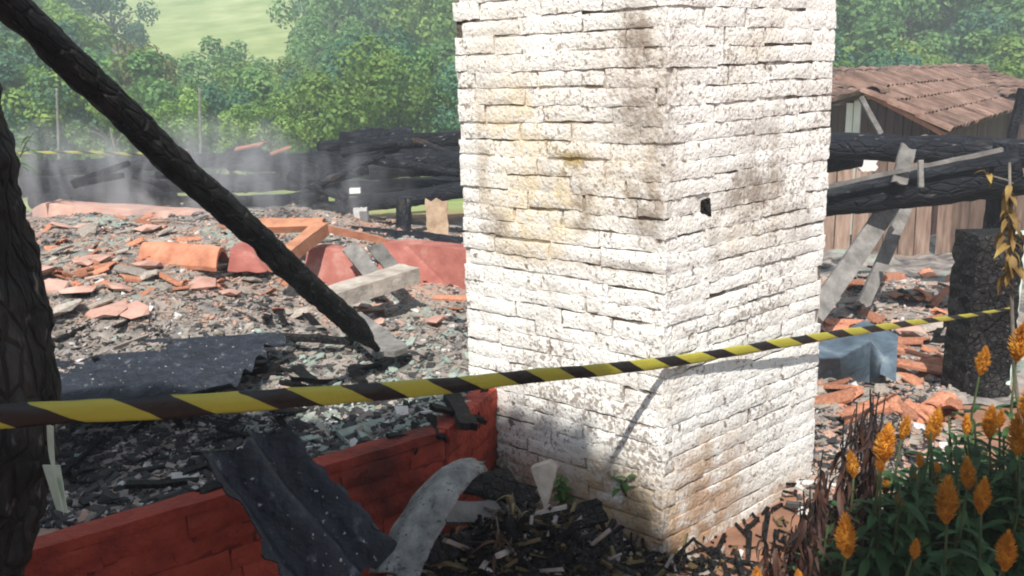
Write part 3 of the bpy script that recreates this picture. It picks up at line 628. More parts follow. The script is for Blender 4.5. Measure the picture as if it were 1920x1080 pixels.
log('charred_log', at(640, 262, 9.9), at(770, 257, 10.2), .10, .12, 'charred stub forming the high point of the log pile', 'log', G1, CHG, k=20, jag=.2)
for px_, w_, m_, lb in ((757, .06, CHG, 'dark square stump under the sloping charred beam'), (692, .0, None, ''), (640, .05, CHG, 'dark stump at the hazy left end of the sloping beam')):
    if w_: log('timber_stump', at(px_, 452, 8.75), at(px_, 372, 8.85), w_ * 1.3, w_ * 1.3, lb, 'stump', mat=m_, k=14, n=10)
board('broken_board', at(822, 446, 8.6), at(818, 374, 8.6), .21, .04, PALEWOOD, 'pale broken board standing in the gap beside the pillar', up=Vector((0, -1, 0)))
board('white_block', at(664, 405, 8.9), at(690, 404, 8.9), .17, .10, WHITEPANEL, 'pale block in the gap below the sloping charred beam', 'block', up=Vector((0, -1, 0)))
board('white_block', at(656, 358, 8.6), at(676, 357, 8.6), .05, .05, WHITEPANEL, 'tiny white lump on top of the sloping charred beam', 'block', up=Vector((0, -1, 0)))
more = [((30, 318, 10.2), (430, 300, 10.0), .09, 'long charred pole at top of the smoky timbers behind the left post'), ((40, 352, 9.8), (600, 338, 9.7), .11, 'long charred trunk across the smoky middle behind the rubble'),
        ((430, 300, 9.9), (605, 308, 9.8), .12, 'charred trunk under the orange tile scraps'), ((60, 378, 9.5), (330, 372, 9.4), .08, 'charred pole low in the smoke behind the pink wall'),
        ((420, 388, 9.3), (610, 372, 9.2), .10, 'charred trunk half buried in smoke behind the orange boards'), ((200, 300, 9.9), (330, 385, 9.2), .05, 'thin charred pole slanting through the white smoke')]
for a, b, r_, nm in more: log('charred_log', at(*a), at(*b), r_, r_ * .9, nm, 'log', G1, CHG, k=50, jag=.14, fr=6, n=14)
for i in range(14):
    x0_, y0_ = random.uniform(70, 560), random.uniform(300, 385); a_ = random.uniform(-.5, .5); l_ = random.uniform(50, 130)
    log('charred_rafter', at(x0_, y0_, 9.1 + random.uniform(-.3, .3)), at(x0_ + l_ * math.cos(a_), y0_ + l_ * math.sin(a_), 9.2 + random.uniform(-.3, .3)), random.uniform(.025, .055), .03, 'broken charred rafter lying in the smoke at left', 'rafter', 'charred rafters in the smoke', CHG, k=16, jag=.1, fr=9, n=8)
for i, px_ in enumerate((78, 118, 165, 215, 262)):
    log('burnt_picket', at(px_, 385, 10.3), at(px_ + random.uniform(-8, 8), 292 + random.uniform(-4, 10), 10.3), .045, .03, 'row of burnt uprights standing in smoke at far left', 'picket', 'burnt uprights in the smoke', CHG, k=14, n=8)

# ------------------------------------------------------------------ rubble: walls, boards and named chunks
def chunk_wall(name, pts, label, mat, depth=.12, cat='wall fragment', top=None):
    """pts: front outline (px,py,Y); extruded away from the camera, broken upper edge"""
    P = [at(*p) for p in pts]; m_ = MB(); n = len(P); off = Vector((.02, depth, .0))
    m_.add(P + [p + off for p in P], [tuple(range(n)), tuple(range(2 * n - 1, n - 1, -1))] + [((i + 1) % n, i, i + n, (i + 1) % n + n) for i in range(n)])
    o = m_.build(name, mat, origin=sum(P, Vector()) / n)
    bm = bmesh.new(); bm.from_mesh(o.data); bmesh.ops.bevel(bm, geom=list(bm.edges), offset=.006, segments=1, affect='EDGES')
    bmesh.ops.triangulate(bm, faces=[f for f in bm.faces if len(f.verts) > 4]); bmesh.ops.subdivide_edges(bm, edges=[e for e in bm.edges if e.calc_length() > .06], cuts=3, use_grid_fill=True)
    for v in bm.verts: v.co += Vector((0, .3, 1)) * .011 * fbm((v.co + o.location) * 9, 3)
    bm.to_mesh(o.data); bm.free(); tag(o, label, cat); return o
chunk_wall('broken_wall', [(60, 450, 8.6), (60, 392, 8.7), (78, 382, 8.7), (200, 390, 8.6), (330, 398, 8.5), (480, 412, 8.4), (480, 450, 8.3)], 'long pale pink broken wall base at the far left behind rubble', PINK, .3)
chunk_wall('broken_wall', [(700, 600, 6.3), (712, 455, 6.6), (760, 456, 6.6), (900, 468, 6.3), (905, 600, 6.2)], 'low faded red wall running into the white pillar from the left', REDFADE, .16)
chunk_wall('broken_wall', [(562, 560, 6.0), (575, 468, 6.15), (610, 464, 6.15), (662, 472, 6.15), (684, 560, 6.0)], 'faded red tapered stub of wall between orange board and grey boards', REDFADE, .14)
chunk_wall('broken_wall', [(425, 510, 5.9), (432, 462, 6.1), (470, 470, 6.1), (500, 512, 5.9)], 'small reddish lump of wall under the diagonal beam', REDFADE, .2)
board('orange_timber', at(455, 424, 6.3), at(608, 422, 6.3), .11, .055, ORANGEWOOD, 'level orange timber lying on top of the rubble beyond the beam', 'timber', up=Vector((0, -.5, 1)))
board('orange_timber', at(604, 428, 6.2), at(512, 500, 5.6), .10, .09, ORANGEWOOD, 'orange timber slanting down to the diagonal charred beam', 'timber')
board('orange_timber', at(610, 428, 6.5), at(720, 452, 6.7), .10, .05, TILE, 'low reddish timber edge leading from orange timbers to red wall', 'timber')
board('grey_board', at(655, 462, 6.0), at(706, 525, 5.7), .11, .03, GREYWOOD, 'first of two short grey boards leaning on the red wall stub', up=Vector((.2, -1, .4)))
board('grey_board', at(702, 462, 6.1), at(748, 515, 5.8), .10, .03, GREYWOOD, 'second short grey board, nearer the faded red wall', up=Vector((.2, -1, .4)))
board('stone_slab', at(612, 562, 5.2), at(768, 512, 5.7), .2, .10, PLASTER, 'beige slab tilted up on the rubble before the red wall', 'slab')
board('grey_plank', at(648, 592, 4.75), at(738, 662, 4.2), .17, .03, GREYWOOD, 'flat grey plank lying beside the foot of the charred beam')
board('pale_plank', at(128, 652, 4.9), at(268, 622, 5.1), .13, .04, PALECHIP, 'long pale plank lying on grey rubble behind the left post')
board('pale_plank', at(292, 640, 4.9), at(345, 622, 5.0), .10, .04, PALECHIP, 'short pale plank lying on grey rubble left of the beam')
board('dark_slat', at(520, 630, 4.7), at(660, 640, 4.6), .05, .03, CH, 'thin charred slat pointing to the foot of the beam', 'slat')
# arched orange roof fragment
mb = MB()
def archP(u, v):
    a = at(268, 480, 6.2); b = at(412, 492, 5.9); p = lerp(a, b, u)
    return p + Vector((.02, .28 * (v - .5), .11 * math.sin(v * math.pi) ** .8 - .02 + .02 * mn.noise(Vector((u * 4, v * 3, 1)))))
slab_grid(mb, archP, Vector((0, -.2, 1)).normalized(), .03, 16, 12)
tag(mb.build('arched_fragment', TILE, smooth=False), 'arched orange clay fragment lying in the grey rubble left of the beam', 'fragment')

def rock_mesh(k, mat, flat=.5, name='chunk'):
    rr = random.Random(k); bm = bmesh.new(); bmesh.ops.create_icosphere(bm, subdivisions=1, radius=1)
    for v in bm.verts: v.co = Vector((v.co.x * rr.uniform(.6, 1.1), v.co.y * rr.uniform(.5, .95), v.co.z * flat * rr.uniform(.5, 1.1)))
    me = bpy.data.meshes.new(name); bm.to_mesh(me); bm.free(); me.materials.append(mat); return me
def tilepiece(k, mat):
    rr = random.Random(k); m_ = MB(); L, r = rr.uniform(.7, 1.1), .5; n = 5; a0 = rr.uniform(.1, .6); a1 = rr.uniform(2.2, 3.0); jj = [rr.uniform(-.2, .2) for _ in range(12)]
    def P(u, v): a = lerp(a0, a1, u); return Vector((math.cos(a) * r, (v - .5) * 2 * L + (jj[int(u * n)] if v > .9 else 0) + (jj[6 + int(u * n)] if v < .1 else 0), math.sin(a) * r * .7 - .25))
    slab_grid(m_, P, Vector((0, 0, 1)), .1, n, 3); o = m_.build('tile', mat); me = o.data; bpy.data.objects.remove(o); return me
def plankpiece(k, mat):
    rr = random.Random(k); m_ = MB(); sd = k * 3.1
    slab_grid(m_, lambda u, v: Vector(((u - .5) * .35 * (1 + .3 * mn.noise(Vector((v * 4, sd, 0)))), (v - .5) * 2 + (.2 * mn.noise(Vector((u * 5, sd, 3))) if v in (0, 1) else 0), .05 * mn.noise(Vector((v * 3, sd, 5))))), Vector((0, 0, 1)), .14, 3, 6)
    o = m_.build('plank', mat); me = o.data; bpy.data.objects.remove(o); return me
TM = [tilepiece(k, TILE) for k in range(6)]; RM = [rock_mesh(k, PLASTER) for k in range(6)]; GMs = [rock_mesh(k + 20, GREENPL, .35) for k in range(4)]
PMs = [plankpiece(k, CH) for k in range(6)]; KM = [rock_mesh(k + 40, CHG, .6) for k in range(4)]
def gpx(px, py, dz=0):
    d = (fwd * F + rc * (px - 960) + uc * (540 - py)); y = max(1.2, .98 * d.y / max(1e-3, -d.z) if d.z < 0 else 40)
    while y < 40:
        p = CAM + d * (y / d.y)
        h_ = p.z - gz(p.x, p.y) - dz
        if h_ < 0: return p
        y += .016 if y < 3.4 else max(.012, h_ * .8)
    return None
def scatter(kind, meshes, n, box, size, label, cat, group, sx=(1, 1), tilt=.5):
    c = 0
    while c < n:
        px_ = random.uniform(box[0], box[2]); py_ = random.uniform(box[1], box[3]); p = gpx(px_, py_)
        if p is None or p.y > 9.3: continue
        o = bpy.data.objects.new(kind, random.choice(meshes)); COL.objects.link(o); s = random.uniform(*size)
        o.location = Vector((p.x, p.y, gz(p.x, p.y) + .012 + s * .22)); o.rotation_euler = (random.uniform(-tilt, tilt), random.uniform(-tilt, tilt), random.uniform(0, 6.28))
        o.scale = (s * random.uniform(.8, 1.2), s * random.uniform(.8, 1.2), s * random.uniform(.8, 1.2)); tag(o, label, cat, group); c += 1
scatter('broken_tile', TM, 46, (70, 410, 470, 560), (.05, .10), 'broken clay roof tile lying in the pinkish rubble left of the beam', 'roof tile', 'broken tiles left of the beam')
scatter('broken_tile', TM, 20, (480, 470, 880, 600), (.05, .10), 'broken clay roof tile lying near the faded red wall', 'roof tile', 'broken tiles by the faded red wall')
scatter('broken_tile', TM, 60, (1530, 520, 1790, 800), (.06, .13), 'broken clay roof tile in the rubble right of the pillar', 'roof tile', 'broken tiles right of the pillar')
scatter('plaster_chunk', RM, 60, (100, 440, 640, 640), (.02, .055), 'grey beige lump of plaster in the rubble left of the pillar', 'rubble lump', 'plaster lumps left of the pillar')
scatter('plaster_chunk', RM, 30, (1530, 500, 1790, 760), (.025, .07), 'beige lump of plaster in the rubble right of the pillar', 'rubble lump', 'plaster lumps right of the pillar')
scatter('plaster_flake', GMs, 50, (520, 600, 890, 820), (.02, .05), 'pale green flake of wall plaster on the ash before the pillar', 'plaster flake', 'green plaster flakes')
scatter('charred_plank', PMs, 22, (120, 600, 900, 800), (.07, .16), 'short piece of charred plank lying in the ash behind the tape', 'plank', 'charred plank pieces behind the tape', tilt=.3)
scatter('charred_plank', PMs, 26, (130, 770, 560, 930), (.05, .11), 'charred plank piece in the black ash behind the red wall', 'plank', 'charred pieces behind the red wall', tilt=.3)
scatter('charred_plank', PMs, 28, (1535, 480, 1790, 740), (.06, .13), 'charred plank piece in the rubble right of the pillar', 'plank', 'charred pieces right of the pillar', tilt=.4)
scatter('charred_plank', PMs, 22, (780, 960, 1180, 1075), (.05, .11), 'charred plank piece in the heap at the pillar foot', 'plank', 'charred pieces at the pillar foot', tilt=.5)
scatter('charcoal_lump', KM, 30, (780, 960, 1190, 1075), (.02, .05), 'lump of charcoal in the heap at the pillar foot', 'charcoal', 'charcoal lumps at the pillar foot')
SLB = [rock_mesh(k + 60, PINK, .22) for k in range(4)] + [rock_mesh(k + 70, PLASTER, .22) for k in range(4)]
scatter('wall_piece', SLB, 34, (75, 430, 480, 600), (.07, .17), 'flat slab of pinkish or beige wall lying in the rubble left of the beam', 'wall piece', 'wall slabs left of the beam', tilt=.35)
scatter('wall_piece', SLB, 7, (500, 530, 880, 620), (.06, .14), 'flat slab of wall lying in the rubble between beam and pillar', 'wall piece', 'wall slabs between beam and pillar', tilt=.35)
scatter('wall_piece', SLB, 16, (1535, 500, 1790, 720), (.06, .14), 'flat slab of wall lying in the rubble right of the pillar', 'wall piece', 'wall slabs right of the pillar', tilt=.35)
# big pale orange tiles in front of the blue sheet and on the far timbers
for (px_, py_, Y, s, rz, lb) in ((1600, 770, 4.0, .17, 1.2, 'large pale orange tile below the crumpled blue sheet'), (1665, 745, 4.1, .13, .5, 'orange tile tilted beside the crumpled blue sheet'), (1735, 690, 4.6, .15, 1.4, 'orange tile lying left of the charred square post'),
                                 (1700, 660, 5.0, .12, .9, 'pinkish tile behind the tape left of the charred square post'), (350, 285, 9.8, .10, .3, 'orange tile scrap perched on the smoky timbers above the beam'), (470, 275, 9.8, .17, 1.2, 'larger orange tile scrap perched on the smoky timbers'),
                                 (525, 282, 9.7, .12, 1.9, 'orange tile scrap at the right end of the perched tiles'), (850, 560, 5.2, .13, .8, 'reddish tile standing in rubble close to the white pillar'), (120, 470, 6.6, .16, 1.3, 'big pink tile near the left post')):
    o = bpy.data.objects.new('broken_tile', random.choice(TM)); COL.objects.link(o); o.location = at(px_, py_, Y); o.rotation_euler = (random.uniform(-.3, .3), random.uniform(-.3, .3), rz); o.scale = (s, s, s); tag(o, lb, 'roof tile')

# larger pieces in the heap before the pillar
for a, b_, w_, m_, lb in (((1040, 1085, 2.35), (1190, 1036, 2.5), .05, GREYWOOD, 'scorched plank with pale edge lying before the pillar foot'), ((835, 962, 2.4), (1000, 958, 2.5), .07, GREYWOOD, 'grey broken board across the top of the dark heap'),
                          ((925, 885, 2.6), (1010, 1010, 2.4), .09, CH, 'black charred board sticking out of the heap by the red wall'), ((800, 1040, 2.2), (960, 990, 2.35), .06, CH, 'black charred board low in the heap beside the curled sheet'),
                          ((1000, 1000, 2.45), (1130, 955, 2.55), .08, CH, 'black charred board leaning towards the green weed'), ((880, 905, 2.5), (1005, 935, 2.5), .07, CH, 'black charred board near the top of the curled sheet')):
    board('charred_board', at(*a), at(*b_), w_, .02, m_, lb, 'board', up=Vector((.3, -.5, .8)), jit=.012)
mb = MB(); sp = [at(995, 878, 2.68), at(1028, 868, 2.7), at(1042, 880, 2.7), at(1022, 958, 2.62)]
mb.hexa([Vector(p) for p in sp] + [p + Vector((.01, .018, .006)) for p in sp]); tag(mb.build('pale_shard', PLASTER, origin=sp[0]), 'pale pointed shard standing between the heap and the pillar', 'shard')
# fine rubble nobody could count
TILEDUST = nmat('dusty_tile_chip', [(.3, (.30, .17, .12)), (.7, (.50, .34, .27))], 12, .95, .4, 60)
ASHDARK = nmat('dark_ash_chip', [(.3, (.02, .02, .022)), (.7, (.075, .072, .072))], 12, .95, .4, 60)
mats = [ASHCHIP, PLASTER, TILEDUST, ASHDARK, PALECHIP, GREENPL]
mb = MB(); N = 0
while N < 36000:
    px_ = random.choice((random.uniform(30, 900), random.uniform(30, 900), random.uniform(30, 900), random.uniform(1500, 1810)))
    py_ = random.uniform(385, 1000) if px_ < 900 else random.uniform(470, 900)
    y = None; d = (fwd * F + rc * (px_ - 960) + uc * (540 - py_)); ang = -d.z / d.y
    if ang <= 0: continue
    yy = 1.45 / ang
    p = CAM + d * (yy / d.y); x_, y_ = p.x, p.y
    if px_ > 905 and (y_ > 9.4 or y_ < 1.8): continue
    if px_ < 905:
        p = gpx(px_, py_)
        if p is None or p.y > 9.4 or p.y < wall_back(p.x) + .02: continue
        x_, y_ = p.x, p.y
    N += 1
    if px_ < 900:
        if py_ < 480: ww = (3, 3, 6, .5, .8, 0)
        elif py_ < 610: ww = (5, 5, 3.5, 1.6, .7, .05)
        elif py_ < 740: ww = (7, 2, .4, 2 if px_ > 450 else 4, .5, 3.0 if px_ > 450 else .1)
        else: ww = (2, .6, .1, 8, 1.5, 2.5 if px_ > 560 else .1)
        if px_ > 620 and 480 < py_ < 620: ww = (4, 4, 3, 2, 1, .5)
    else: ww = (3, 4, 6, 2.5, 1.6, 0)
    nn = mn.noise(Vector((x_ * 1.5, y_ * 1.5, 4.4))); ww = list(ww)
    if nn > .12: ww[3] += 9; ww[4] *= .3
    elif nn < -.2 and py_ < 600: ww[2] += 3; ww[3] *= .3
    k = random.choices(range(6), ww)[0]; s = .0045 * (1 + .12 * y_) * random.paretovariate(2.6); s = min(s, .024)
    a = random.uniform(0, 6.28); ax = Vector((math.cos(a), math.sin(a), random.uniform(-.5, .5))) * s; ay = Vector((-math.sin(a), math.cos(a), random.uniform(-.5, .5))) * s * random.uniform(.3, .9)
    if random.random() < .07: ax *= random.uniform(2.5, 5); ax.z *= .3; ay *= .45
    az = ax.cross(ay).normalized() * s * random.uniform(.12, .45)
    mb.box((x_, y_, gz(x_, y_) + .012 + s * random.uniform(-.1, .3)), ax, ay, az, k, s * .22)
o = mb.build('rubble', mats); o['kind'] = 'stuff'; o['label'] = 'fine grey and pink rubble spread over the burnt floor'; o['category'] = 'rubble'
# dark litter at the pillar foot
mb = MB(); N = 0
while N < 2600:
    p = gpx(random.uniform(690, 1500), random.uniform(890, 1120))
    if p is None: continue
    if p.x < -.03 and p.y > wall_back(p.x) - .16: continue
    dens = math.exp(-((p.x) ** 2 / .25 + (p.y - 2.3) ** 2 / .3))
    if random.random() > dens + .06: continue
    N += 1; s = random.uniform(.006, .022); a = random.uniform(0, 6.28); el = random.uniform(-.4, .9)
    ax = Vector((math.cos(a) * math.cos(el), math.sin(a) * math.cos(el), math.sin(el))) * s * random.choice((.6, 1, 2, 5)); ay = ax.cross(Vector((.2, .3, 1))).normalized() * s * random.uniform(.15, .5)
    mb.box((p.x, p.y, gz(p.x, p.y) + s * .5 + .05 * random.random() * dens), ax, ay, ax.cross(ay).normalized() * s * .25, random.choices(range(4), (8, 1.0, 2, .12))[0], s * .15)
o = mb.build('charred_litter', [CH, ASHCHIP, L_STRAW, PALECHIP]); o['kind'] = 'stuff'; o['label'] = 'charred litter heaped at the foot of the pillar'; o['category'] = 'litter'

# ------------------------------------------------------------------ plants
def leaf_mesh(k, L, Wd, mat, curl=.25, n=4, name='leaf'):
    rr = random.Random(k); vs = []; fs = []
    for i in range(n + 1):
        t = i / n; w_ = Wd * math.sin(math.pi * min(1, t * .93 + .07)) ** .8 * (1 - .25 * t); z = -curl * L * t * t
        for s in (-1, 0, 1): vs.append((s * w_ / 2, L * t * (1 - .15 * t), z + (abs(s) * w_ * .22) + rr.uniform(-.02, .02) * L * .3))
    for i in range(n):
        for s in (0, 1): a = i * 3 + s; fs.append((a, a + 1, a + 4, a + 3))
    me = bpy.data.meshes.new(name); me.from_pydata(vs, [], fs); me.materials.append(mat); me.polygons.foreach_set('use_smooth', [True] * len(fs)); return me
random.seed(11)
CL = [leaf_mesh(k, .085 + .015 * k, .026 + .003 * k, L_CELO, .2 + .08 * k) for k in range(4)]
DL = [leaf_mesh(k + 9, .11, .022, L_DEAD, .9) for k in range(3)]
WL = [leaf_mesh(k + 19, .062, .03, L_WEED, .3) for k in range(3)]
YL = [leaf_mesh(k + 29, .10, .04, L_DRY, .6) for k in range(3)]
def plume_mesh(k):
    rr = random.Random(k); m_ = MB(); H = 1.0
    m_.tube([Vector((0, 0, z)) for z in (0, .25, .5, .75, .92)], [.03, .12, .13, .08, .02], 8, .3, 9)
    for i in range(460):
        z = rr.uniform(0, .97); r = (.3 * math.sin(math.pi * min(1, (z + .04) / 1.04)) ** .7) * (1 - .5 * z); a = rr.uniform(0, 6.28)
        b = Vector((math.cos(a) * r * .4, math.sin(a) * r * .4, z)); tip = Vector((math.cos(a) * r * rr.uniform(.75, 1.15), math.sin(a) * r * rr.uniform(.7, 1.3), z + rr.uniform(.04, .17)))
        s = (tip - b).cross(Vector((rr.uniform(-1, 1), rr.uniform(-1, 1), .3))).normalized() * .022; c = (tip - b).cross(s).normalized() * .022
        m_.add([b + s, b - s * .5 + c, b - s * .5 - c, tip], [(0, 1, 3), (1, 2, 3), (2, 0, 3), (0, 2, 1)])
    o = m_.build('plume', PLUME); me = o.data; bpy.data.objects.remove(o); return me
PM = [plume_mesh(k) for k in range(4)]
def plant(base, top, nleaf, meshes, name, label, cat, group, stem_mat=STEM, r=.006, plume=None, droop=(-.2, .7), sc=(.7, 1.2), lo=.12):
    base = Vector(base); top = Vector(top); e = empty(name, base); tag(e, label, cat, group)
    m_ = MB(); pts = [lerp(base, top, t) - base + Vector((.02 * math.sin(t * 4 + base.x * 9), .02 * math.sin(t * 3 + base.y * 7), 0)) * (t * (1 - t) * 4) for t in (0, .25, .5, .75, 1)]
    m_.tube(pts, [r, r * .9, r * .8, r * .7, r * .5], 6, 0); m_.build('stem', stem_mat, e, smooth=True)
    for i in range(nleaf):
        t = lerp(lo, .80 if plume else .95, (i + random.random()) / nleaf); k = t * 4; j = min(3, int(k)); p = lerp(pts[j], pts[j + 1], k - j)
        inst('leaf', random.choice(meshes), e, p, (random.uniform(*droop), random.uniform(-.3, .3), i * 2.4 + random.uniform(-.4, .4)), [random.uniform(*sc) * (1.15 - .45 * t)] * 3)
    if plume: inst('plume', random.choice(PM), e, pts[-1] - Vector((0, 0, plume * .35)), (random.uniform(-.15, .15), random.uniform(-.15, .15), random.uniform(0, 6)), [plume * 1.0, plume * 1.0, plume * .92])
    return e
fl = [(1840, 712, 62, 2.7), (1745, 838, 75, 2.35), (1655, 886, 95, 2.2), (1692, 832, 55, 2.4), (1813, 822, 45, 2.4), (1856, 832, 72, 2.3), (1912, 868, 90, 2.2), (1817, 928, 70, 2.1), (1776, 998, 105, 2.0), (1840, 976, 80, 2.05),
      (1590, 1062, 100, 1.95), (1714, 1056, 48, 2.0), (1886, 1086, 95, 1.85), (1602, 905, 62, 2.3), (1908, 690, 90, 2.6), (1422, 1110, 50, 1.95), (1500, 1112, 48, 1.95), (1925, 800, 80, 2.3), (1688, 960, 40, 2.2)]
where = ['beside the charred square post', 'in the upper middle of the flower bed', 'at the left rim of the flower bed', 'small one next to a taller plume', 'small one under the charred post', 'below the charred square post', 'large one cut by the right edge',
         'slim one in the bed centre', 'biggest one in the bed centre', 'bright one next to the biggest plume', 'low broad one at the bottom', 'tiny one low in the bed', 'tall narrow one in the bottom right corner', 'brownish one on the left rim', 'reddish one by the mint board', 'low one at the pillar foot', 'low one right of the pillar foot', 'half hidden one at the right edge', 'half hidden one among leaves']
for (px_, py_, h, Y), wv in zip(fl, where):
    Y -= .12; tip = at(px_, py_ - h * .45, Y); b = Vector((tip.x + random.uniform(-.05, .08), tip.y + random.uniform(-.03, .08), 0)); b.z = gz(b.x, b.y)
    if tip.z - b.z < .12: b.z = tip.z - .12
    plant(b, tip, 34 if tip.z > .3 else 8, CL, 'celosia', 'orange plumed celosia, ' + wv, 'flower', 'orange celosia in the flower bed', plume=h * Y / F)
for i in range(12):
    px_ = random.uniform(1600, 1915); py_ = random.uniform(770, 1060); h = random.uniform(34, 55); Y = random.uniform(1.95, 2.45)
    tip = at(px_, py_, Y); b = Vector((tip.x + random.uniform(-.05, .05), tip.y, gz(tip.x, tip.y)))
    if tip.z - b.z < .2: continue
    plant(b, tip, 30, CL, 'celosia', 'small young orange celosia plume among dark leaves', 'flower', 'young celosia plumes in the flower bed', plume=h * Y / F)
for i in range(84):
    px_ = random.uniform(1525, 1990); top_py = lerp(960, 765, sm(1540, 1800, px_)) + random.uniform(0, 190); Y = random.uniform(2.05, 2.75)
    tip = at(px_, top_py, Y); b = Vector((tip.x + random.uniform(-.06, .06), tip.y, gz(tip.x, tip.y)))
    if tip.z < .2: continue
    plant(b, tip, 40, CL, 'leafy_plant', 'dark green leafy stem without bloom ' + ('under the charred square post' if 1730 < px_ < 1900 and top_py < 900 else 'at the right edge of the flower bed' if px_ >= 1900 else 'at the left rim of the flower bed' if px_ < 1640 else 'low in the middle of the flower bed' if top_py > 930 else 'high in the middle of the flower bed'), 'plant', 'leafy stems in the flower bed')
for i in range(32):
    px_ = random.uniform(1430, 1660); top_py = lerp(985, 735, sm(1440, 1640, px_)) + random.uniform(-10, 70); Y = random.uniform(2.0, 2.55)
    tip = at(px_, top_py, Y); b = Vector((tip.x + random.uniform(-.05, .1), tip.y, gz(tip.x, tip.y)))
    if tip.z < .1: continue
    plant(b, tip, 20, DL, 'withered_plant', 'dark maroon withered plant with drooping leaves between pillar and flowers', 'plant', 'withered plants by the pillar', CH, .004, droop=(-1.5, -.4), sc=(.5, 1.1), lo=.4)
for i in range(16):
    px_ = random.uniform(800, 1010); p = gpx(px_, random.uniform(960, 1090)); 
    tip = p + Vector((random.uniform(-.12, .12), random.uniform(-.08, .05), random.uniform(.08, .22)))
    plant(p, tip, 12, DL if i % 2 else [leaf_mesh(60 + i, .07, .012, L_STRAW, .7)], 'withered_weed', 'scorched straw coloured weed in the heap before the pillar', 'weed', 'scorched weeds before the pillar', BARK, .003, droop=(-1.2, .6), sc=(.5, 1.1))
for (px_, py_, h, lb) in ((1055, 950, .13, 'small bright green weed growing at the pillar foot'), (1175, 915, .05, 'tiny pale weed sprouting from the pillar base')):
    p = C + dl * .33 + nl * .05; q = at(px_, py_, 2.82 if px_ < 1100 else 2.7); 
    plant(q - Vector((0, 0, .03)), q + Vector((0, -.02, h)), 26 if px_ < 1100 else 8, WL, 'green_weed', lb, 'weed', None, r=.003)
# dried plant hanging in from the right edge
b = at(1960, 900, 2.6); b.z = 0
plant(b, at(1893, 305, 2.6), 44, YL, 'dried_shrub', 'brown and yellow dried shrub at the right edge above the mint board', 'shrub', None, BARK, .008, droop=(-1.4, .2), sc=(.5, 1.0), lo=.74)
plant(at(1900, 345, 2.75), at(1845, 318, 2.75), 4, YL, 'dried_twig', 'yellow leaved twig reaching over the lower charred log', 'twig', None, BARK, .003, droop=(-.5, .3), sc=(.4, .6), lo=.5)
plant(at(22, 330, 8.5), at(62, 250, 8.5), 12, [leaf_mesh(77, .22, .05, L_WEED, .6)], 'pale_weed', 'pale green weed showing just right of the charred left post', 'weed', None, r=.008)

# ------------------------------------------------------------------ trees
random.seed(23)
def crown_mesh(k, mat, n=5200, ls=.15):
    rr = random.Random(k); m_ = MB(); blobs = []
    for i in range(26):
        a = rr.uniform(0, 6.28); z = rr.uniform(-.7, .95); r = math.sqrt(max(0, 1 - z * z)) * rr.uniform(.35, .95) * (1 if z > -.2 else .8)
        blobs.append((Vector((math.cos(a) * r, math.sin(a) * r, z * .95)), rr.uniform(.17, .34)))
    vs = []; fs = []
    for i in range(n):
        c, br = rr.choice(blobs); d = Vector((rr.gauss(0, 1), rr.gauss(0, 1), rr.gauss(0, 1))).normalized(); p = c + d * br * rr.uniform(.65, 1.05)
        nrm = (d + Vector((rr.gauss(0, .5), rr.gauss(0, .5), rr.gauss(0, .5) + .4))).normalized(); a = nrm.orthogonal().normalized(); a.rotate(Matrix.Rotation(rr.uniform(0, 6.28), 3, nrm)); b = nrm.cross(a)
        s = ls * rr.uniform(.25, .6) * .42; o = len(vs)
        vs += [tuple(p - a * s * 1.5), tuple(p + b * s), tuple(p + a * s * 1.5), tuple(p - b * s)]; fs.append((o, o + 1, o + 2, o + 3))
    m_.v = vs; m_.f = fs; m_.mi = [0] * len(fs)
    o = leafmesh_build(m_, 'crown', mat); me = o.data; bpy.data.objects.remove(o); return me
def trunk_mesh(k):
    rr = random.Random(k); m_ = MB()
    m_.tube([Vector((0, 0, -1.4)), Vector((.03, .02, -.8)), Vector((-.02, .03, -.2)), Vector((.03, 0, .4))], [.075, .055, .045, .02], 8, .1)
    for i in range(5):
        a = rr.uniform(0, 6.28); z = rr.uniform(-.7, .1); e_ = Vector((math.cos(a) * .6, math.sin(a) * .6, z + rr.uniform(.3, .6)))
        m_.tube([Vector((0, 0, z)), lerp(Vector((0, 0, z)), e_, .5) + Vector((0, 0, .06)), e_], [.035, .022, .008], 6, 0)
    o = m_.build('trunk', BARK, smooth=True); me = o.data; bpy.data.objects.remove(o); return me
KINDS = {'bright': (L_BRIGHT, 'bright yellow green leafy tree on the hillside'), 'mid': (L_MID, 'mid green leafy tree on the hillside'), 'blue': (L_BLUE, 'dark bluish green tree on the hillside'), 'ochre': (L_OCHRE, 'olive ochre round tree standing behind the diagonal beam')}
CM = {k: [crown_mesh(ord(k[0]) + 10 * i + len(k), v[0]) for i in range(2)] for k, v in KINDS.items() if k != 'ochre'}
CM['ochre'] = [crown_mesh(91, L_OCHRE)]
TRK = [trunk_mesh(k) for k in range(3)]
def tree(x, y, h, wd, kind, label=None, group='trees on the hillside'):
    z = hill(x, y); e = empty('tree', (x, y, z)); lab = label or KINDS[kind][1]; tag(e, lab, 'tree', group)
    c = inst('crown', random.choice(CM[kind]), e, (0, 0, h * .57), (0, 0, random.uniform(0, 6.28)), (wd / 2, wd / 2, h * .46))
    t = inst('trunk', random.choice(TRK), e, (0, 0, h * .57), (0, 0, random.uniform(0, 6.28)), (h * .42, h * .42, h * .44)); return e
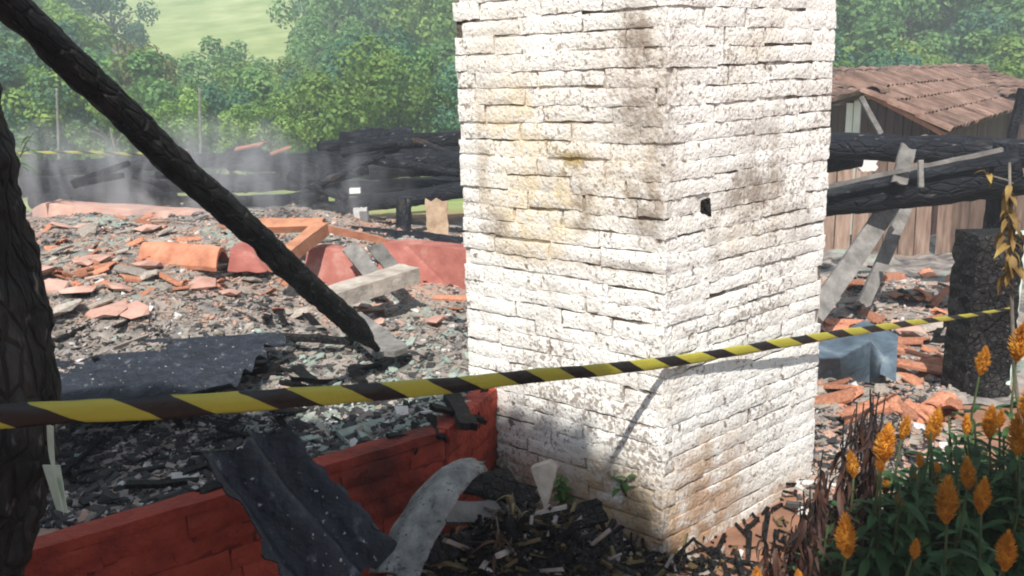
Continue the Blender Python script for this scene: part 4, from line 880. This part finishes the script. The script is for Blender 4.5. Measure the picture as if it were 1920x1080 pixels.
for (d, n, hh_) in ((23, 26, 3.4), (27, 24, 4.2), (33, 26, 5.2), (40, 26, 6.0), (48, 26, 7.0), (60, 26, 8.0), (74, 26, 9.5), (92, 24, 11)):
    for i in range(n):
        px_ = lerp(-260, 2180, (i + random.uniform(.15, .85)) / n); y = d * random.uniform(.93, 1.07); x = (px_ - 960) / F * y * 1.0
        hfac = random.uniform(.75, 1.15)
        if 170 < px_ < 640:
            if d > 46: continue
            if 215 < px_ < 590: hfac *= .66 if d > 30 else .85
        kind = random.choices(('bright', 'mid', 'blue'), (4, 4, 2.2) if d < 45 else (1.5, 4, 5))[0]
        h_ = hh_ * hfac
        zone = ('behind the charred left post' if px_ < 130 else 'above the smoke left of the beam' if px_ < 260 else 'above the smoke right of the beam' if px_ < 560 else 'above the charred log pile' if px_ < 860 else 'behind the white pillar' if px_ < 1560 else 'above the tiled roofs' if px_ < 1920 else 'past the right edge')
        row = 'front row' if d < 30 else 'second row' if d < 37 else 'lower slope' if d < 45 else 'mid slope' if d < 65 else 'high slope'
        sz = 'small' if hfac < .7 else 'tall' if hfac > 1.02 else 'medium'
        tree(x, y, h_, h_ * random.uniform(.8, 1.15), kind, f"{sz} {dict(bright='yellow green', mid='mid green', blue='bluish green')[kind]} tree in the {row} {zone}")
p = at(265, 175, 29); tree(p.x, 29, 4.6, 3.0, 'ochre', group=None)
for (px_, d, h) in ((255, 52, 6.0),): tree((px_ - 960) / F * d, d, h, h * .8, 'blue', 'lone dark tree at the edge of the pale grass slope', 'lone trees by the grass slope')
# slim pale trunks among the far bushes
for px_ in (100, 368):
    a = at(px_, 280, 22); a.z = hill(a.x, 22) - .1
    log('bare_trunk', a, at(px_ + 6, 165, 22), .05, .03, 'thin pale bare trunk among the bushes, ' + ('left of the beam' if px_ < 200 else 'right of the beam'), 'tree trunk', None, GREYWOOD, k=12, n=8)

# ------------------------------------------------------------------ unseen trees casting the near shade, plus crowns added to block sky light
def shade(cx, cy, h, r, seed, hole=0):
    c = Vector((cx, cy, 0)) + sdir * (h / sdir.z)
    e = empty('shade_tree', (c.x, c.y, 0)); tag(e, 'unseen leafy tree outside the frame, shading the foreground', 'tree', 'trees behind the viewpoint')
    rr = random.Random(seed); m_ = MB(); vs = []; fs = []
    for i in range(8000):
        d = Vector((rr.gauss(0, 1), rr.gauss(0, 1), rr.gauss(0, 1))).normalized() * r * (rr.random() ** .4); d.z *= .7
        nrm = Vector((rr.gauss(0, .6), rr.gauss(0, .6), 1)).normalized(); a = nrm.orthogonal().normalized(); b_ = nrm.cross(a); s = rr.uniform(.06, .13); p = Vector((0, 0, h)) + d; o = len(vs)
        vs += [tuple(p - a * s), tuple(p + b_ * s), tuple(p + a * s), tuple(p - b_ * s)]; fs.append((o, o + 1, o + 2, o + 3))
    m_.v, m_.f, m_.mi = vs, fs, [0] * len(fs); leafmesh_build(m_, 'crown', L_MID, e)
    m_ = MB(); m_.tube([Vector((0, 0, -.1)), Vector((.1, 0, h * .4)), Vector((0, .1, h))], [.16, .12, .04], 10, .05); m_.build('trunk', BARK, e, smooth=True)
shade(-1.6, 2.3, 5.2, 1.42, 1)
shade(-.46, 2.43, 5.4, .9, 2)
shade(-1.5, 1.3, 3.6, 1.5, 4)  # unseen low crown added to cut sky light on the near left
shade(-3.75, 3.7, 3.3, 1.5, 5)  # unseen crown added at the left side to darken the foreground
shade(1.55, 1.75, 5.0, .85, 3)

# ------------------------------------------------------------------ smoke and haze
def vol_mat(name, dens, col, noisy=False):
    m = bpy.data.materials.new(name); m.use_nodes = True; n = m.node_tree.nodes; L = m.node_tree.links; n.remove(n['Principled BSDF'])
    pv = n.new('ShaderNodeVolumePrincipled'); pv.inputs['Color'].default_value = (*col, 1); pv.inputs['Density'].default_value = dens; pv.inputs['Anisotropy'].default_value = .2
    L.new(pv.outputs[0], n['Material Output'].inputs['Volume'])
    if noisy:
        tc = n.new('ShaderNodeTexCoord'); t = n.new('ShaderNodeTexNoise'); t.inputs['Scale'].default_value = 1.5; t.inputs['Detail'].default_value = 5; t.inputs['Distortion'].default_value = 1.2
        mp = n.new('ShaderNodeMapping'); mp.inputs['Scale'].default_value = (1.7, 1.0, .6); L.new(tc.outputs['Object'], mp.inputs[0]); L.new(mp.outputs[0], t.inputs['Vector'])
        cr = n.new('ShaderNodeValToRGB'); cr.color_ramp.elements[0].position = .50; cr.color_ramp.elements[1].position = .70; L.new(t.outputs['Fac'], cr.inputs[0])
        ln = n.new('ShaderNodeVectorMath'); ln.operation = 'LENGTH'; gm = n.new('ShaderNodeVectorMath'); gm.operation = 'DIVIDE'; gm.inputs[1].default_value = noisy
        L.new(tc.outputs['Object'], gm.inputs[0]); L.new(gm.outputs[0], ln.inputs[0])
        mr = n.new('ShaderNodeMapRange'); mr.inputs[1].default_value = .35; mr.inputs[2].default_value = 1.0; mr.inputs[3].default_value = 1; mr.inputs[4].default_value = 0; L.new(ln.outputs['Value'], mr.inputs[0])
        mu = n.new('ShaderNodeMath'); mu.operation = 'MULTIPLY'; L.new(cr.outputs[0], mu.inputs[0]); L.new(mr.outputs[0], mu.inputs[1])
        m2 = n.new('ShaderNodeMath'); m2.operation = 'MULTIPLY'; m2.inputs[1].default_value = dens; L.new(mu.outputs[0], m2.inputs[0]); L.new(m2.outputs[0], pv.inputs['Density'])
    return m
def smoke(px_, py_, Y, rx, ry, rz, dens, label):
    bm = bmesh.new(); bmesh.ops.create_icosphere(bm, subdivisions=3, radius=1)
    for v in bm.verts: v.co = Vector((v.co.x * rx, v.co.y * ry, v.co.z * rz))
    me = bpy.data.meshes.new('smoke'); bm.to_mesh(me); bm.free(); me.materials.append(vol_mat('smoke', dens, (.86, .88, .92), (rx, ry, rz)))
    o = bpy.data.objects.new('smoke', me); COL.objects.link(o); o.location = at(px_, py_, Y); o['kind'] = 'stuff'; o['label'] = label; o['category'] = 'smoke'
smoke(270, 350, 8.9, 2.6, 1.0, .78, 2.7, 'grey smoke drifting over the charred timbers at left')
smoke(560, 370, 8.9, 1.4, .6, .6, 1.1, 'thin smoke in front of the charred log pile')
mb = MB(); mb.box((0, 120, 20), Vector((300, 0, 0)), Vector((0, 175, 0)), Vector((0, 0, 45)))
hz_ = mb.build('haze', vol_mat('haze_air', .0060, (.80, .9, 1.0))); hz_['kind'] = 'stuff'; hz_['label'] = 'thin smoky haze in the air'; hz_['category'] = 'haze'
